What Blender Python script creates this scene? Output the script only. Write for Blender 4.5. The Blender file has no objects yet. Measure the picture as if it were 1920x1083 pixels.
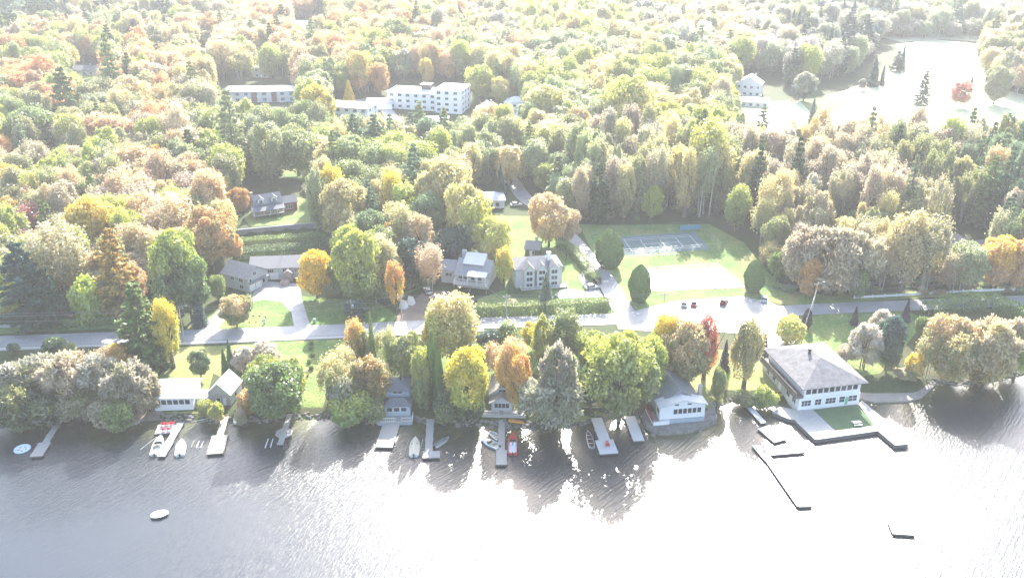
import bpy, bmesh, math, random
import numpy as np
from mathutils import Vector, Matrix
random.seed(7); rng = np.random.default_rng(7)
S = bpy.context.scene; COL = S.collection
R = math.radians
# ------------------------------------------------------------------ camera
CH = 118.0; F = 1700.0; PIT = R(24.5); CP, SP = math.cos(PIT), math.sin(PIT)
cd = bpy.data.cameras.new('camera'); cam = bpy.data.objects.new('camera', cd); COL.objects.link(cam)
cam.location = (0, 0, CH); cam.rotation_euler = (R(90) - PIT, 0, 0)
cd.sensor_width = 36; cd.lens = 36 * F / 1920; cd.clip_start = 1; cd.clip_end = 9000
S.camera = cam
def W(px, py, z=0.0):
    u = (px - 960) / F; v = -(py - 541.5) / F
    dx, dy, dz = u, CP + v * SP, -SP + v * CP
    t = (z - CH) / dz
    return (dx * t, dy * t)
def proj(x, y, z):
    d = CH - z; c = y * CP + d * SP; u = y * SP - d * CP
    return (960 + F * x / c, 541.5 - F * u / c, c)
def z_at(Y, py):
    m = -(py - 541.5) / F
    return CH - Y * (SP - m * CP) / (CP + m * SP)
# ------------------------------------------------------------------ terrain
SHORE = [(-500,815),(-100,812),(0,800),(60,792),(120,778),(170,788),(215,808),(262,792),(277,781),(293,785),(388,790),(443,794),(482,790),(557,785),(618,785),
 (673,790),(723,793),(809,793),(904,798),(982,801),(1081,799),(1109,785),(1175,785),(1200,780),(1225,812),(1316,806),(1340,785),(1345,760),(1386,750),(1440,757),
 (1480,757),(1600,742),(1640,745),(1722,744),(1760,715),(1813,722),(1919,704),(2200,680),(2600,660)]
_sx = np.array([W(a, b)[0] for a, b in SHORE]); _sy = np.array([W(a, b)[1] for a, b in SHORE])
_o = np.argsort(_sx); _sx, _sy = _sx[_o], _sy[_o]
TW0, TW1 = W(440, 440, 4), W(604, 426, 4)
def sstep(t):
    t = np.clip(t, 0, 1); return t * t * (3 - 2 * t)
def hA(x, y):
    x = np.asarray(x, float); y = np.asarray(y, float)
    d = y - np.interp(x, _sx, _sy)
    z = np.where(d < 0, np.maximum(-2.0, d * .45), np.where(d < 3, d * .33, np.where(d < 25, 1.0 + (d - 3) * .045, 2.0)))
    z = z + np.maximum(0, y - 240) * .016
    wl = TW0[1] + (x - TW0[0]) * (TW1[1] - TW0[1]) / (TW1[0] - TW0[0])
    ter = sstep((y - wl) / 1.2) * sstep((x - TW0[0] + 6) / 6) * sstep((TW1[0] + 6 - x) / 6) * sstep((385 - y) / 40)
    z = z + 2.4 * ter
    z = z + np.where(y > 420, np.sin(x * .011 + 1) * np.cos(y * .009) * np.clip((y - 420) / 200, 0, 1) * 1.6, 0)
    return z
def h(x, y): return float(hA(x, y))
def P(px, py):
    z = 2.0
    for _ in range(14):
        x, y = W(px, py, z); z = .5 * z + .5 * h(x, y)
    return x, y
def P3(px, py):
    x, y = P(px, py); return Vector((x, y, h(x, y)))
# ------------------------------------------------------------------ materials
MATS = {}
def new_mat(name):
    m = bpy.data.materials.new(name); m.use_nodes = True
    nt = m.node_tree; b = nt.nodes['Principled BSDF']
    MATS[name] = m
    return m, nt, b
def noise(nt, scale, detail=4, rough=.6, coord='Object', vec=None):
    n = nt.nodes.new('ShaderNodeTexNoise'); n.inputs['Scale'].default_value = scale
    n.inputs['Detail'].default_value = detail; n.inputs['Roughness'].default_value = rough
    if vec is None:
        t = nt.nodes.new('ShaderNodeTexCoord'); nt.links.new(t.outputs[coord], n.inputs['Vector'])
    else: nt.links.new(vec, n.inputs['Vector'])
    return n
def ramp(nt, fac, stops):
    r = nt.nodes.new('ShaderNodeValToRGB'); nt.links.new(fac, r.inputs['Fac'])
    e = r.color_ramp.elements
    while len(e) < len(stops): e.new(.5)
    for k, (p, c) in zip(e, stops): k.position = p; k.color = (*c, 1)
    return r
def mat(name, col, rough=.7, var=.12, scale=1.5, metal=0, spec=.5, bump=0, coord='Object', stripes=None):
    if name in MATS: return MATS[name]
    m, nt, b = new_mat(name)
    n = noise(nt, scale, coord=coord)
    lo = tuple(max(0, c * (1 - var)) for c in col); hi = tuple(min(.95, c * (1 + var)) for c in col)
    r = ramp(nt, n.outputs['Fac'], [(.3, lo), (.7, hi)])
    out = r.outputs['Color']
    if stripes:
        ax, per, dark = stripes
        tc = nt.nodes.new('ShaderNodeTexCoord'); sx = nt.nodes.new('ShaderNodeSeparateXYZ'); nt.links.new(tc.outputs['Object'], sx.inputs[0])
        mm = nt.nodes.new('ShaderNodeMath'); mm.operation = 'FRACT'; ml = nt.nodes.new('ShaderNodeMath'); ml.operation = 'MULTIPLY'
        ml.inputs[1].default_value = 1 / per; nt.links.new(sx.outputs[ax], ml.inputs[0]); nt.links.new(ml.outputs[0], mm.inputs[0])
        lt = nt.nodes.new('ShaderNodeMath'); lt.operation = 'LESS_THAN'; lt.inputs[1].default_value = .2; nt.links.new(mm.outputs[0], lt.inputs[0])
        mx = nt.nodes.new('ShaderNodeMix'); mx.data_type = 'RGBA'; mx.blend_type = 'MULTIPLY'
        mx.inputs[7].default_value = (dark, dark, dark, 1); nt.links.new(lt.outputs[0], mx.inputs[0]); nt.links.new(out, mx.inputs[6]); out = mx.outputs[2]
    nt.links.new(out, b.inputs['Base Color'])
    b.inputs['Roughness'].default_value = rough; b.inputs['Metallic'].default_value = metal
    b.inputs['Specular IOR Level'].default_value = spec
    if bump:
        n2 = noise(nt, scale * 6, coord=coord); bp = nt.nodes.new('ShaderNodeBump'); bp.inputs['Strength'].default_value = bump
        bp.inputs['Distance'].default_value = .1; nt.links.new(n2.outputs['Fac'], bp.inputs['Height']); nt.links.new(bp.outputs[0], b.inputs['Normal'])
    return m
def ground_mat(name, stops, scale, fine, rough=.9, bump=.5, spec=.3, sheen=0):
    m, nt, b = new_mat(name)
    n1 = noise(nt, scale, 6, .62); n2 = noise(nt, fine, 4, .7)
    ad = nt.nodes.new('ShaderNodeMath'); ad.operation = 'MULTIPLY_ADD'; ad.inputs[1].default_value = .5
    nt.links.new(n2.outputs['Fac'], ad.inputs[0])
    mu = nt.nodes.new('ShaderNodeMath'); mu.operation = 'MULTIPLY'; mu.inputs[1].default_value = .5
    nt.links.new(n1.outputs['Fac'], mu.inputs[0]); nt.links.new(mu.outputs[0], ad.inputs[2])
    r = ramp(nt, ad.outputs[0], stops); nt.links.new(r.outputs['Color'], b.inputs['Base Color'])
    b.inputs['Roughness'].default_value = rough; b.inputs['Specular IOR Level'].default_value = spec
    if sheen: b.inputs['Sheen Weight'].default_value = sheen; b.inputs['Sheen Roughness'].default_value = .4
    bp = nt.nodes.new('ShaderNodeBump'); bp.inputs['Strength'].default_value = bump; bp.inputs['Distance'].default_value = .3
    nt.links.new(n2.outputs['Fac'], bp.inputs['Height']); nt.links.new(bp.outputs[0], b.inputs['Normal'])
    return m
M_forest = ground_mat('forest_floor', [(.35, (.025, .045, .012)), (.5, (.05, .075, .022)), (.65, (.10, .07, .035))], .06, 1.2)
M_grass = ground_mat('lawn_grass', [(.36, (.06, .13, .025)), (.48, (.11, .19, .04)), (.55, (.20, .24, .07)), (.62, (.33, .22, .09))], .10, 1.6, sheen=.08)
M_drygrass = ground_mat('dry_grass', [(.36, (.10, .17, .035)), (.48, (.20, .23, .065)), (.56, (.30, .26, .10)), (.63, (.40, .25, .11))], .12, 1.6, sheen=.1)
M_golf = ground_mat('pale_fairway', [(.36, (.26, .33, .13)), (.5, (.42, .44, .24)), (.64, (.55, .54, .36))], .03, .8, rough=.6, spec=.35, bump=.3, sheen=.25)
M_turf = ground_mat('artificial_turf', [(.36, (.07, .14, .06)), (.6, (.12, .18, .08))], .5, 3)
M_asph = ground_mat('asphalt', [(.38, (.24, .24, .24)), (.5, (.31, .31, .31)), (.60, (.40, .395, .385))], .15, 2.5, rough=.46, bump=.1, spec=.55)
M_lot = ground_mat('pale_gravel', [(.36, (.30, .29, .27)), (.5, (.38, .37, .35)), (.64, (.46, .45, .42))], .12, 2.0, rough=.42, bump=.1, spec=.8)
M_conc = ground_mat('concrete', [(.36, (.36, .35, .33)), (.6, (.48, .47, .44))], .3, 3, rough=.6, bump=.1)
M_sand = ground_mat('court_sand', [(.36, (.68, .67, .64)), (.6, (.80, .79, .76))], .2, 3, rough=.5, bump=.15, spec=.5)
M_dirt = ground_mat('brown_dirt', [(.36, (.16, .12, .09)), (.6, (.26, .21, .16))], .2, 2)
M_court = ground_mat('court_surface', [(.36, (.10, .15, .15)), (.6, (.15, .20, .19))], .1, 2, rough=.9, bump=.05, spec=.05)
M_beach = ground_mat('beach_gravel', [(.36, (.22, .20, .17)), (.6, (.34, .31, .27))], .25, 2.5, rough=.7)
M_rock = ground_mat('shore_rock', [(.36, (.10, .095, .085)), (.6, (.26, .24, .22))], .5, 3)
WHITE = mat('white_siding', (.72, .73, .74), .6, .05, stripes=(2, .25, .86)); TRIM = mat('white_trim', (.78, .78, .78), .5, .04)
GREY = mat('grey_siding', (.42, .44, .46), .7, .06, stripes=(2, .25, .8)); BLUG = mat('blue_grey_siding', (.33, .40, .46), .7, .06, stripes=(2, .25, .85))
SHGL = mat('weathered_shingle', (.36, .33, .28), .85, .18, 4, stripes=(2, .22, .7)); REDS = mat('red_siding', (.26, .045, .05), .7, .08, stripes=(2, .25, .8))
TAUP = mat('taupe_siding', (.52, .51, .50), .7, .06, stripes=(2, .25, .85)); BRWN = mat('brown_boards', (.14, .10, .08), .8, .15, stripes=(0, .3, .7))
BRICK = mat('pale_brick', (.40, .30, .25), .85, .1, 6, stripes=(2, .2, .8))
RSLT = mat('slate_roof', (.10, .115, .14), .6, .14, 3, bump=.3); RGRY = mat('grey_shingle_roof', (.20, .20, .21), .85, .2, 1.2, spec=.2, bump=.5, stripes=(2, .18, .85)); RCLB = mat('club_shingle_roof', (.19, .185, .19), .9, .28, .8, spec=.15, bump=.5, stripes=(2, .2, .8))
RBRN = mat('brown_shingle_roof', (.26, .25, .245), .8, .14, 3, bump=.3); RPAL = mat('pale_metal_roof', (.50, .52, .54), .35, .06, 1)
RMET = mat('blue_grey_metal_roof', (.22, .25, .28), .35, .1, 1, stripes=(0, .5, .75), metal=.3); RFLT = mat('pale_membrane_roof', (.62, .61, .60), .5, .07, .4)
RDRK = mat('dark_overhang', (.13, .11, .10), .7, .1)
GLASS, _n, _b = new_mat('window_glass'); _b.inputs['Base Color'].default_value = (.03, .04, .05, 1); _b.inputs['Roughness'].default_value = .08
WOODG = mat('grey_dock_wood', (.36, .345, .32), .55, .2, 3, spec=.6); WOODT = mat('tan_dock_wood', (.48, .42, .32), .55, .15, 3, spec=.6)
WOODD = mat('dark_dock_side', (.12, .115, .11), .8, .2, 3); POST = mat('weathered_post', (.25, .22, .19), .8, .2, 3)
GEL = mat('white_gelcoat', (.75, .76, .77), .25, .03); BLK = mat('black_plastic', (.03, .03, .032), .4, .1); REDP = mat('red_paint', (.50, .03, .04), .4, .06)
CREAM = mat('cream_cover', (.62, .55, .42), .6, .06); ORNG = mat('orange_plastic', (.70, .30, .03), .4, .05); ALU = mat('dull_aluminium', (.42, .44, .45), .4, .06, metal=.6)
LBLU = mat('pale_blue_vinyl', (.50, .66, .72), .5, .05); RUBB = mat('tyre_rubber', (.02, .02, .02), .8, .1); CHRM = mat('lamp_lens', (.6, .6, .6), .2, .02)
REDV = mat('red_vinyl', (.45, .04, .05), .6, .05); STON = mat('stone_block', (.24, .25, .28), .85, .2, 2, stripes=(2, .3, .7)); CONC = mat('concrete_wall', (.42, .41, .39), .8, .1)
TERRA = mat('terracotta_pot', (.40, .18, .09), .8, .1); GALV = mat('galvanised_steel', (.40, .41, .42), .45, .05, metal=.7); WIRE = mat('cable_sheath', (.30, .30, .31), .5, .05)
BARK = mat('grey_bark', (.13, .105, .085), .9, .25, 3); BARKP = mat('pale_bark', (.42, .38, .33), .85, .2, 3)
def paint(name, c): return mat(name, c, .3, .03, metal=.1)
# leaves: colours come from each tree's own properties
def leaf_mat(name, trans=.58, gl=.09):
    m = bpy.data.materials.new(name); m.use_nodes = True; nt = m.node_tree; nt.nodes.clear(); N = nt.nodes.new; L = nt.links.new
    def at(n, t):
        a = N('ShaderNodeAttribute'); a.attribute_name = n; a.attribute_type = t; return a
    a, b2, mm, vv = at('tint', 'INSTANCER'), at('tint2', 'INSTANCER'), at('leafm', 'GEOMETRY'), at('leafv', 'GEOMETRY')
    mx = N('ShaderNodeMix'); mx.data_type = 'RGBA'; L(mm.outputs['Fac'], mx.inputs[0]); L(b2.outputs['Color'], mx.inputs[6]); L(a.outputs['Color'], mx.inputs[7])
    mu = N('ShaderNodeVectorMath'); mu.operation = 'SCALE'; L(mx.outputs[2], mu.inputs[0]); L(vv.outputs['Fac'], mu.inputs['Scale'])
    d = N('ShaderNodeBsdfDiffuse'); t = N('ShaderNodeBsdfTranslucent'); g = N('ShaderNodeBsdfGlossy'); g.inputs['Roughness'].default_value = .45
    L(mu.outputs[0], d.inputs['Color']); L(mu.outputs[0], t.inputs['Color'])
    m1 = N('ShaderNodeMixShader'); m1.inputs[0].default_value = trans; L(d.outputs[0], m1.inputs[1]); L(t.outputs[0], m1.inputs[2])
    m2 = N('ShaderNodeMixShader'); m2.inputs[0].default_value = gl; L(m1.outputs[0], m2.inputs[1]); L(g.outputs[0], m2.inputs[2])
    o = N('ShaderNodeOutputMaterial'); L(m2.outputs[0], o.inputs['Surface'])
    return m
LEAF = leaf_mat('foliage'); NEEDLE = leaf_mat('needles', .22, .03)
# ------------------------------------------------------------------ object helpers
def tagp(o, label=None, cat=None, group=None, kind=None):
    if label: o['label'] = label
    if cat: o['category'] = cat
    if group: o['group'] = group
    if kind: o['kind'] = kind
    return o
def link(name, me, parent=None):
    o = bpy.data.objects.new(name, me); COL.objects.link(o)
    if parent is not None: o.parent = parent
    return o
def empty(name, loc, rz=0, label=None, cat=None, group=None):
    o = bpy.data.objects.new(name, None); COL.objects.link(o); o.location = loc; o.rotation_euler = (0, 0, rz); o.empty_display_size = .5
    return tagp(o, label, cat, group)
class MB:
    def __init__(s): s.v = []; s.f = []
    def add(s, vs, fs):
        k = len(s.v); s.v += [tuple(p) for p in vs]; s.f += [tuple(i + k for i in f) for f in fs]; return s
    def box(s, x0, x1, y0, y1, z0, z1):
        return s.add([(x0,y0,z0),(x1,y0,z0),(x1,y1,z0),(x0,y1,z0),(x0,y0,z1),(x1,y0,z1),(x1,y1,z1),(x0,y1,z1)],
              [(0,3,2,1),(4,5,6,7),(0,1,5,4),(1,2,6,5),(2,3,7,6),(3,0,4,7)])
    def prism(s, sec, a, b):
        """sec: ring of 3D-making function results; a,b two lists of points"""
        n = len(a); return s.add(list(a) + list(b), [tuple(range(n))[::-1], tuple(range(n, 2 * n))] + [(i, (i + 1) % n, n + (i + 1) % n, n + i) for i in range(n)])
    def bar(s, p, q, r, n=6, r2=None):
        p = Vector(p); q = Vector(q); d = (q - p); 
        if d.length < 1e-6: return s
        d.normalize(); a = d.orthogonal().normalized(); b = d.cross(a); r2 = r if r2 is None else r2
        A = [p + (a * math.cos(t) + b * math.sin(t)) * r for t in [2 * math.pi * i / n for i in range(n)]]
        B = [q + (a * math.cos(t) + b * math.sin(t)) * r2 for t in [2 * math.pi * i / n for i in range(n)]]
        return s.prism(None, A, B)
    def tube(s, pts, rs, n=6):
        k0 = len(s.v)
        for i, p in enumerate(pts):
            p = Vector(p); d = (Vector(pts[min(i + 1, len(pts) - 1)]) - Vector(pts[max(i - 1, 0)])).normalized()
            a = d.cross(Vector((0.3, 1, .2))).normalized(); b = d.cross(a)
            for j in range(n):
                t = 2 * math.pi * j / n; s.v.append(tuple(p + (a * math.cos(t) + b * math.sin(t)) * rs[i]))
        for i in range(len(pts) - 1):
            for j in range(n):
                s.f.append((k0 + i*n + j, k0 + i*n + (j+1) % n, k0 + (i+1)*n + (j+1) % n, k0 + (i+1)*n + j))
        s.f.append(tuple(k0 + (len(pts) - 1) * n + j for j in range(n)))
        return s
    def ball(s, c, rx, ry, rz, nu=10, nv=6):
        k = len(s.v)
        for i in range(nv + 1):
            t = math.pi * i / nv
            for j in range(nu):
                a = 2 * math.pi * j / nu; s.v.append((c[0] + rx*math.sin(t)*math.cos(a), c[1] + ry*math.sin(t)*math.sin(a), c[2] + rz*math.cos(t)))
        for i in range(nv):
            for j in range(nu): s.f.append((k+i*nu+j, k+(i+1)*nu+j, k+(i+1)*nu+(j+1) % nu, k+i*nu+(j+1) % nu))
        return s
    def build(s, name, m, parent=None, loc=None):
        me = bpy.data.meshes.new(name); me.from_pydata(s.v, [], s.f); me.update()
        bm = bmesh.new(); bm.from_mesh(me); bmesh.ops.recalc_face_normals(bm, faces=bm.faces); bm.to_mesh(me); bm.free()
        me.materials.append(m); o = link(name, me, parent)
        if loc: o.location = loc
        return o
def np_mesh(name, V, Fq, m, attrs=None):
    me = bpy.data.meshes.new(name); n = len(Fq); k = Fq.shape[1]
    me.vertices.add(len(V)); me.vertices.foreach_set('co', V.astype(np.float32).ravel())
    me.loops.add(n * k); me.loops.foreach_set('vertex_index', Fq.astype(np.int32).ravel())
    me.polygons.add(n); me.polygons.foreach_set('loop_start', np.arange(0, n * k, k, dtype=np.int32))
    me.update(calc_edges=True)
    for a, vals in (attrs or {}).items():
        t = me.attributes.new(a, 'FLOAT', 'FACE'); t.data.foreach_set('value', vals.astype(np.float32))
    me.materials.append(m); return me
# ------------------------------------------------------------------ ground sheet, water
def axis(lo, a, b, hi, st):
    out = list(np.arange(a, b + .01, st)); s = st; v = b
    while v < hi: s *= 1.12; v += s; out.append(v)
    s = st; v = a; pre = []
    while v > lo: s *= 1.12; v -= s; pre.append(v)
    return np.array(pre[::-1] + out)
gx = axis(-2200, -150, 170, 2200, 2.0); gy = axis(-120, 160, 340, 2900, 1.5)
X, Y = np.meshgrid(gx, gy); Z = hA(X, Y); nx, ny = len(gx), len(gy)
I = (np.arange(ny - 1)[:, None] * nx + np.arange(nx - 1)[None]).ravel()
me = np_mesh('ground', np.stack([X.ravel(), Y.ravel(), Z.ravel()], 1), np.stack([I, I + 1, I + nx + 1, I + nx], 1), M_forest)
me.shade_smooth(); tagp(link('ground', me), kind='structure')
def water():
    m, nt, b = new_mat('lake_water'); N = nt.nodes.new; L = nt.links.new
    tc = N('ShaderNodeTexCoord')
    def band(rot, sc, stretch, det=3):
        mp = N('ShaderNodeMapping'); mp.vector_type = 'TEXTURE'; mp.inputs['Rotation'].default_value = (0, 0, R(rot)); mp.inputs['Scale'].default_value = (1 / (sc * stretch), 1 / sc, 1 / sc)
        L(tc.outputs['Object'], mp.inputs['Vector']); return noise(nt, 1.0, det, .6, vec=mp.outputs[0])
    # wind ripples: long crests running across the view, two crossing trains and fine chop
    n1 = band(WROT, 1.9, .10); n2 = band(WROT + 24, 2.6, .16); n3 = band(0, 6.0, .7)
    a = N('ShaderNodeMath'); a.operation = 'MULTIPLY_ADD'; a.inputs[1].default_value = .5; L(n2.outputs['Fac'], a.inputs[0]); L(n1.outputs['Fac'], a.inputs[2])
    c = N('ShaderNodeMath'); c.operation = 'MULTIPLY_ADD'; c.inputs[1].default_value = .10; L(n3.outputs['Fac'], c.inputs[0]); L(a.outputs[0], c.inputs[2])
    bp = N('ShaderNodeBump'); bp.inputs['Strength'].default_value = 1; bp.inputs['Distance'].default_value = WBUMP; L(c.outputs[0], bp.inputs['Height'])
    L(bp.outputs[0], b.inputs['Normal'])
    n4 = noise(nt, .07, 3, .5); sh = N('ShaderNodeAttribute'); sh.attribute_name = 'shallow'
    mu = N('ShaderNodeMath'); mu.operation = 'MULTIPLY'; L(sh.outputs['Fac'], mu.inputs[0]); L(n4.outputs['Fac'], mu.inputs[1])
    r = ramp(nt, mu.outputs[0], [(.15, (.020, .027, .034)), (.35, (.034, .042, .022)), (.6, (.075, .082, .030))]); L(r.outputs['Color'], b.inputs['Base Color'])
    # wind lanes: the ripple height changes slowly across the lake
    n5 = band(WROT - 20, .035, .4, 2); mr = N('ShaderNodeMapRange'); mr.inputs[1].default_value = .35; mr.inputs[2].default_value = .65; mr.inputs[3].default_value = .45; mr.inputs[4].default_value = 1.5
    L(n5.outputs['Fac'], mr.inputs[0]); m6 = N('ShaderNodeMath'); m6.operation = 'MULTIPLY'; m6.inputs[1].default_value = WBUMP; L(mr.outputs[0], m6.inputs[0]); L(m6.outputs[0], bp.inputs['Distance'])
    b.inputs['Roughness'].default_value = WROUGH; b.inputs['IOR'].default_value = 1.5; b.inputs['Specular IOR Level'].default_value = 1.0
    return m
WROT, WBUMP, WROUGH = 50, .165, .26
wm = water(); wx = axis(-2200, -150, 170, 2200, 3.0); wy = axis(-120, 120, 235, 420, 2.0)
X2, Y2 = np.meshgrid(wx, wy); n2x, n2y = len(wx), len(wy); I2 = (np.arange(n2y - 1)[:, None] * n2x + np.arange(n2x - 1)[None]).ravel()
me = np_mesh('lake_water', np.stack([X2.ravel(), Y2.ravel(), 0 * X2.ravel()], 1), np.stack([I2, I2 + 1, I2 + n2x + 1, I2 + n2x], 1), wm)
at_ = me.attributes.new('shallow', 'FLOAT', 'POINT'); at_.data.foreach_set('value', np.clip(1 - (np.interp(X2, _sx, _sy) - Y2) / 17, 0, 1).ravel().astype(np.float32))
tagp(link('lake_water', me), kind='structure')
# ------------------------------------------------------------------ draped sheets
def drape(name, pts, m, dz=.06, px=True, kind='structure', step=4.0, **kw):
    w = [P(*p) for p in pts] if px else pts
    bm = bmesh.new(); vs = [bm.verts.new((x, y, 0)) for x, y in w]; f = bm.faces.new(vs); bmesh.ops.triangulate(bm, faces=[f])
    xs = [p[0] for p in w]; ys = [p[1] for p in w]
    big = max(max(xs) - min(xs), max(ys) - min(ys)); st = max(step, big / 60)
    for ax, lo, hi in ((0, min(xs), max(xs)), (1, min(ys), max(ys))):
        v = math.ceil(lo / st) * st
        while v < hi:
            no = (1, 0, 0) if ax == 0 else (0, 1, 0); co = (v, 0, 0) if ax == 0 else (0, v, 0)
            bmesh.ops.bisect_plane(bm, geom=bm.verts[:] + bm.edges[:] + bm.faces[:], plane_co=co, plane_no=no); v += st
    for v in bm.verts: v.co.z = h(v.co.x, v.co.y) + dz
    for f in bm.faces:
        f.normal_update()
        if f.normal.z < 0: f.normal_flip()
    me = bpy.data.meshes.new(name); bm.to_mesh(me); bm.free(); me.materials.append(m); o = link(name, me); return tagp(o, kind=kind, **kw)
def smooth_line(pts, step=3.0):
    p = np.array(pts, float); out = []
    for i in range(len(p) - 1):
        a, b, c, d = p[max(i-1, 0)], p[i], p[i+1], p[min(i+2, len(p)-1)]
        n = max(2, int(np.linalg.norm(c - b) / step))
        for t in np.arange(n) / n:
            out.append(.5 * ((2*b) + (-a+c)*t + (2*a-5*b+4*c-d)*t*t + (-a+3*b-3*c+d)*t**3))
    out.append(p[-1]); return np.array(out)
def ribbon(name, line, w, m, dz=.08, off=0., thick=0., kind='structure', z=None):
    L = smooth_line(line); T = np.gradient(L, axis=0); T /= np.linalg.norm(T, axis=1)[:, None]; Nn = np.stack([-T[:, 1], T[:, 0]], 1)
    mb = MB(); K = 4
    ws = np.linspace(-w / 2, w / 2, K + 1) + off
    for i in range(len(L)):
        for q in ws:
            x, y = L[i] + Nn[i] * q; mb.v.append((x, y, (h(x, y) if z is None else z) + dz + thick))
    n = K + 1
    for i in range(len(L) - 1):
        for j in range(K): mb.f.append((i*n+j, (i+1)*n+j, (i+1)*n+j+1, i*n+j+1))
    if thick:
        b0 = len(mb.v); mb.v += [(x, y, zz - thick - .25) for x, y, zz in mb.v]
        for i in range(len(L) - 1):
            for j in (0, K): mb.f.append((i*n+j, (i+1)*n+j, b0+(i+1)*n+j, b0+i*n+j))
    return tagp(mb.build(name, m), kind=kind)
# ------------------------------------------------------------------ tree prototypes (unit width, unit height)
def unit(v): return v / np.maximum(1e-6, np.linalg.norm(v, axis=-1, keepdims=True))
def quads(name, C, Nn, size, m, aspect=1.0, lv=None, lm=None, axisv=None, hw=1.0):
    """C leaf centres, Nn normals; size half-edge. hw: height/width ratio used to keep leaves from stretching"""
    n = len(C); Nn = unit(Nn); rv = unit(rng.normal(size=(n, 3))) if axisv is None else unit(axisv)
    U = unit(rv - (rv * Nn).sum(1, keepdims=True) * Nn); V = np.cross(Nn, U)
    s = (size * rng.uniform(.6, 1.35, n))[:, None]
    U = U * s * aspect; V = V * s
    sc = np.array([1, 1, 1 / hw])
    P4 = np.stack([C - (U + V) * sc, C + (U * 1.1 - V * .8) * sc, C + (U + V) * sc, C - (U * .9 - V * 1.15) * sc], 1).reshape(-1, 3)
    if lv is None: lv = rng.uniform(.78, 1.2, n)
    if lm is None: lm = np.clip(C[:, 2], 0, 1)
    return np_mesh(name, P4, np.arange(n * 4).reshape(-1, 4), m, {'leafv': lv, 'leafm': np.clip(lm, 0, 1)})
def lobed(name, nl, per, cz, rz, rxy, lr, size, hw, flat=.7, m=None, jit=.07, bottom=0.0, lump=1.0, spiky=0):
    Cs, Ns, M = [], [], []
    d = unit(rng.normal(size=(nl, 3))); r = rng.uniform(.35, 1, nl) ** .5
    cen = d * r[:, None] * np.array([rxy - lr * .8, rxy - lr * .8, rz - lr * .8]) + np.array([0, 0, cz])
    cen[:, 0] += (cen[:, 2] - cz) * rng.normal(0, .08)
    # extra top lobes break the outline
    mixv = rng.uniform(0, 1, nl)
    for k in range(nl):
        L = lr * rng.uniform(.5, 1.4) * lump; q = unit(rng.normal(size=(per, 3)))
        out = unit(cen[k] - np.array([0, 0, cz - .1])); keep = (q @ out) > -.35; q = q[keep]
        rr = L * (1 - np.abs(rng.normal(0, jit * 2.2, len(q)))) * (1 + spiky * rng.random(len(q)) ** 4)
        p = cen[k] + q * rr[:, None] * np.array([1, 1, flat])
        ok = (p[:, 2] > bottom) & (p[:, 2] < 1.0); p = p[ok]; q = q[ok]
        Cs.append(p); Ns.append(q * .8 + rng.normal(0, .7, q.shape) + np.array([0, 0, .3]))
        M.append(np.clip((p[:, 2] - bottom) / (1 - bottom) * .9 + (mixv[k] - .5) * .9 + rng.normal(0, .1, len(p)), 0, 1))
    C = np.concatenate(Cs); 
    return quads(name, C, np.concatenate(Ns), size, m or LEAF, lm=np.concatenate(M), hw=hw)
def bare_limbs(mb, z0, z1, n, spread, r):
    for k in range(n):
        a = random.uniform(0, 6.28); za = random.uniform(z0, z0 + (z1 - z0) * .5); e = spread * random.uniform(.5, 1)
        p = [(0, 0, za), (math.cos(a)*e*.45, math.sin(a)*e*.45, za + (z1-za)*.35), (math.cos(a)*e, math.sin(a)*e, za + (z1-za)*random.uniform(.6, 1))]
        mb.tube(p, [r, r * .6, r * .2], 5)
def trunk_mesh(name, top, r, limbs, z0, spread, m, multi=1, lean=.04):
    mb = MB()
    for k in range(multi):
        a = 6.28 * k / multi + random.random(); e = (.12 if multi > 1 else 0)
        pts = [(math.cos(a)*e*.7, math.sin(a)*e*.7, -.03), (math.cos(a)*e*.9, math.sin(a)*e*.6, top*.4), (math.cos(a)*e*1.2 + lean*random.uniform(-1,1), math.sin(a)*e*1.2, top)]
        mb.tube(pts, [r * 1.25, r * .8, r * .25], 6)
    bare_limbs(mb, z0, top * 1.05, limbs, spread, r * .5)
    o = mb.build(name, m); me = o.data; bpy.data.objects.remove(o); return me
def maple(i):
    return (lobed('broadleaf_crown', 52, 430, .54, .46, .53, .145, .0135, 1.1, bottom=.07, spiky=.35), trunk_mesh('broadleaf_trunk', .62, .03, 7, .2, .3, BARK))
def oval(i):
    return (lobed('tall_crown', 46, 420, .56, .44, .52, .135, .0155, 1.8, flat=1.05, bottom=.08, spiky=.5), trunk_mesh('tall_trunk', .8, .03, 8, .18, .3, BARK))
def airy(i):
    return (lobed('thin_crown', 44, 190, .64, .36, .52, .13, .0155, 1.9, flat=1.2, bottom=.24, jit=.22, spiky=.8), trunk_mesh('thin_trunk', .92, .011, 12, .35, .38, BARKP, multi=4))
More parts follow.
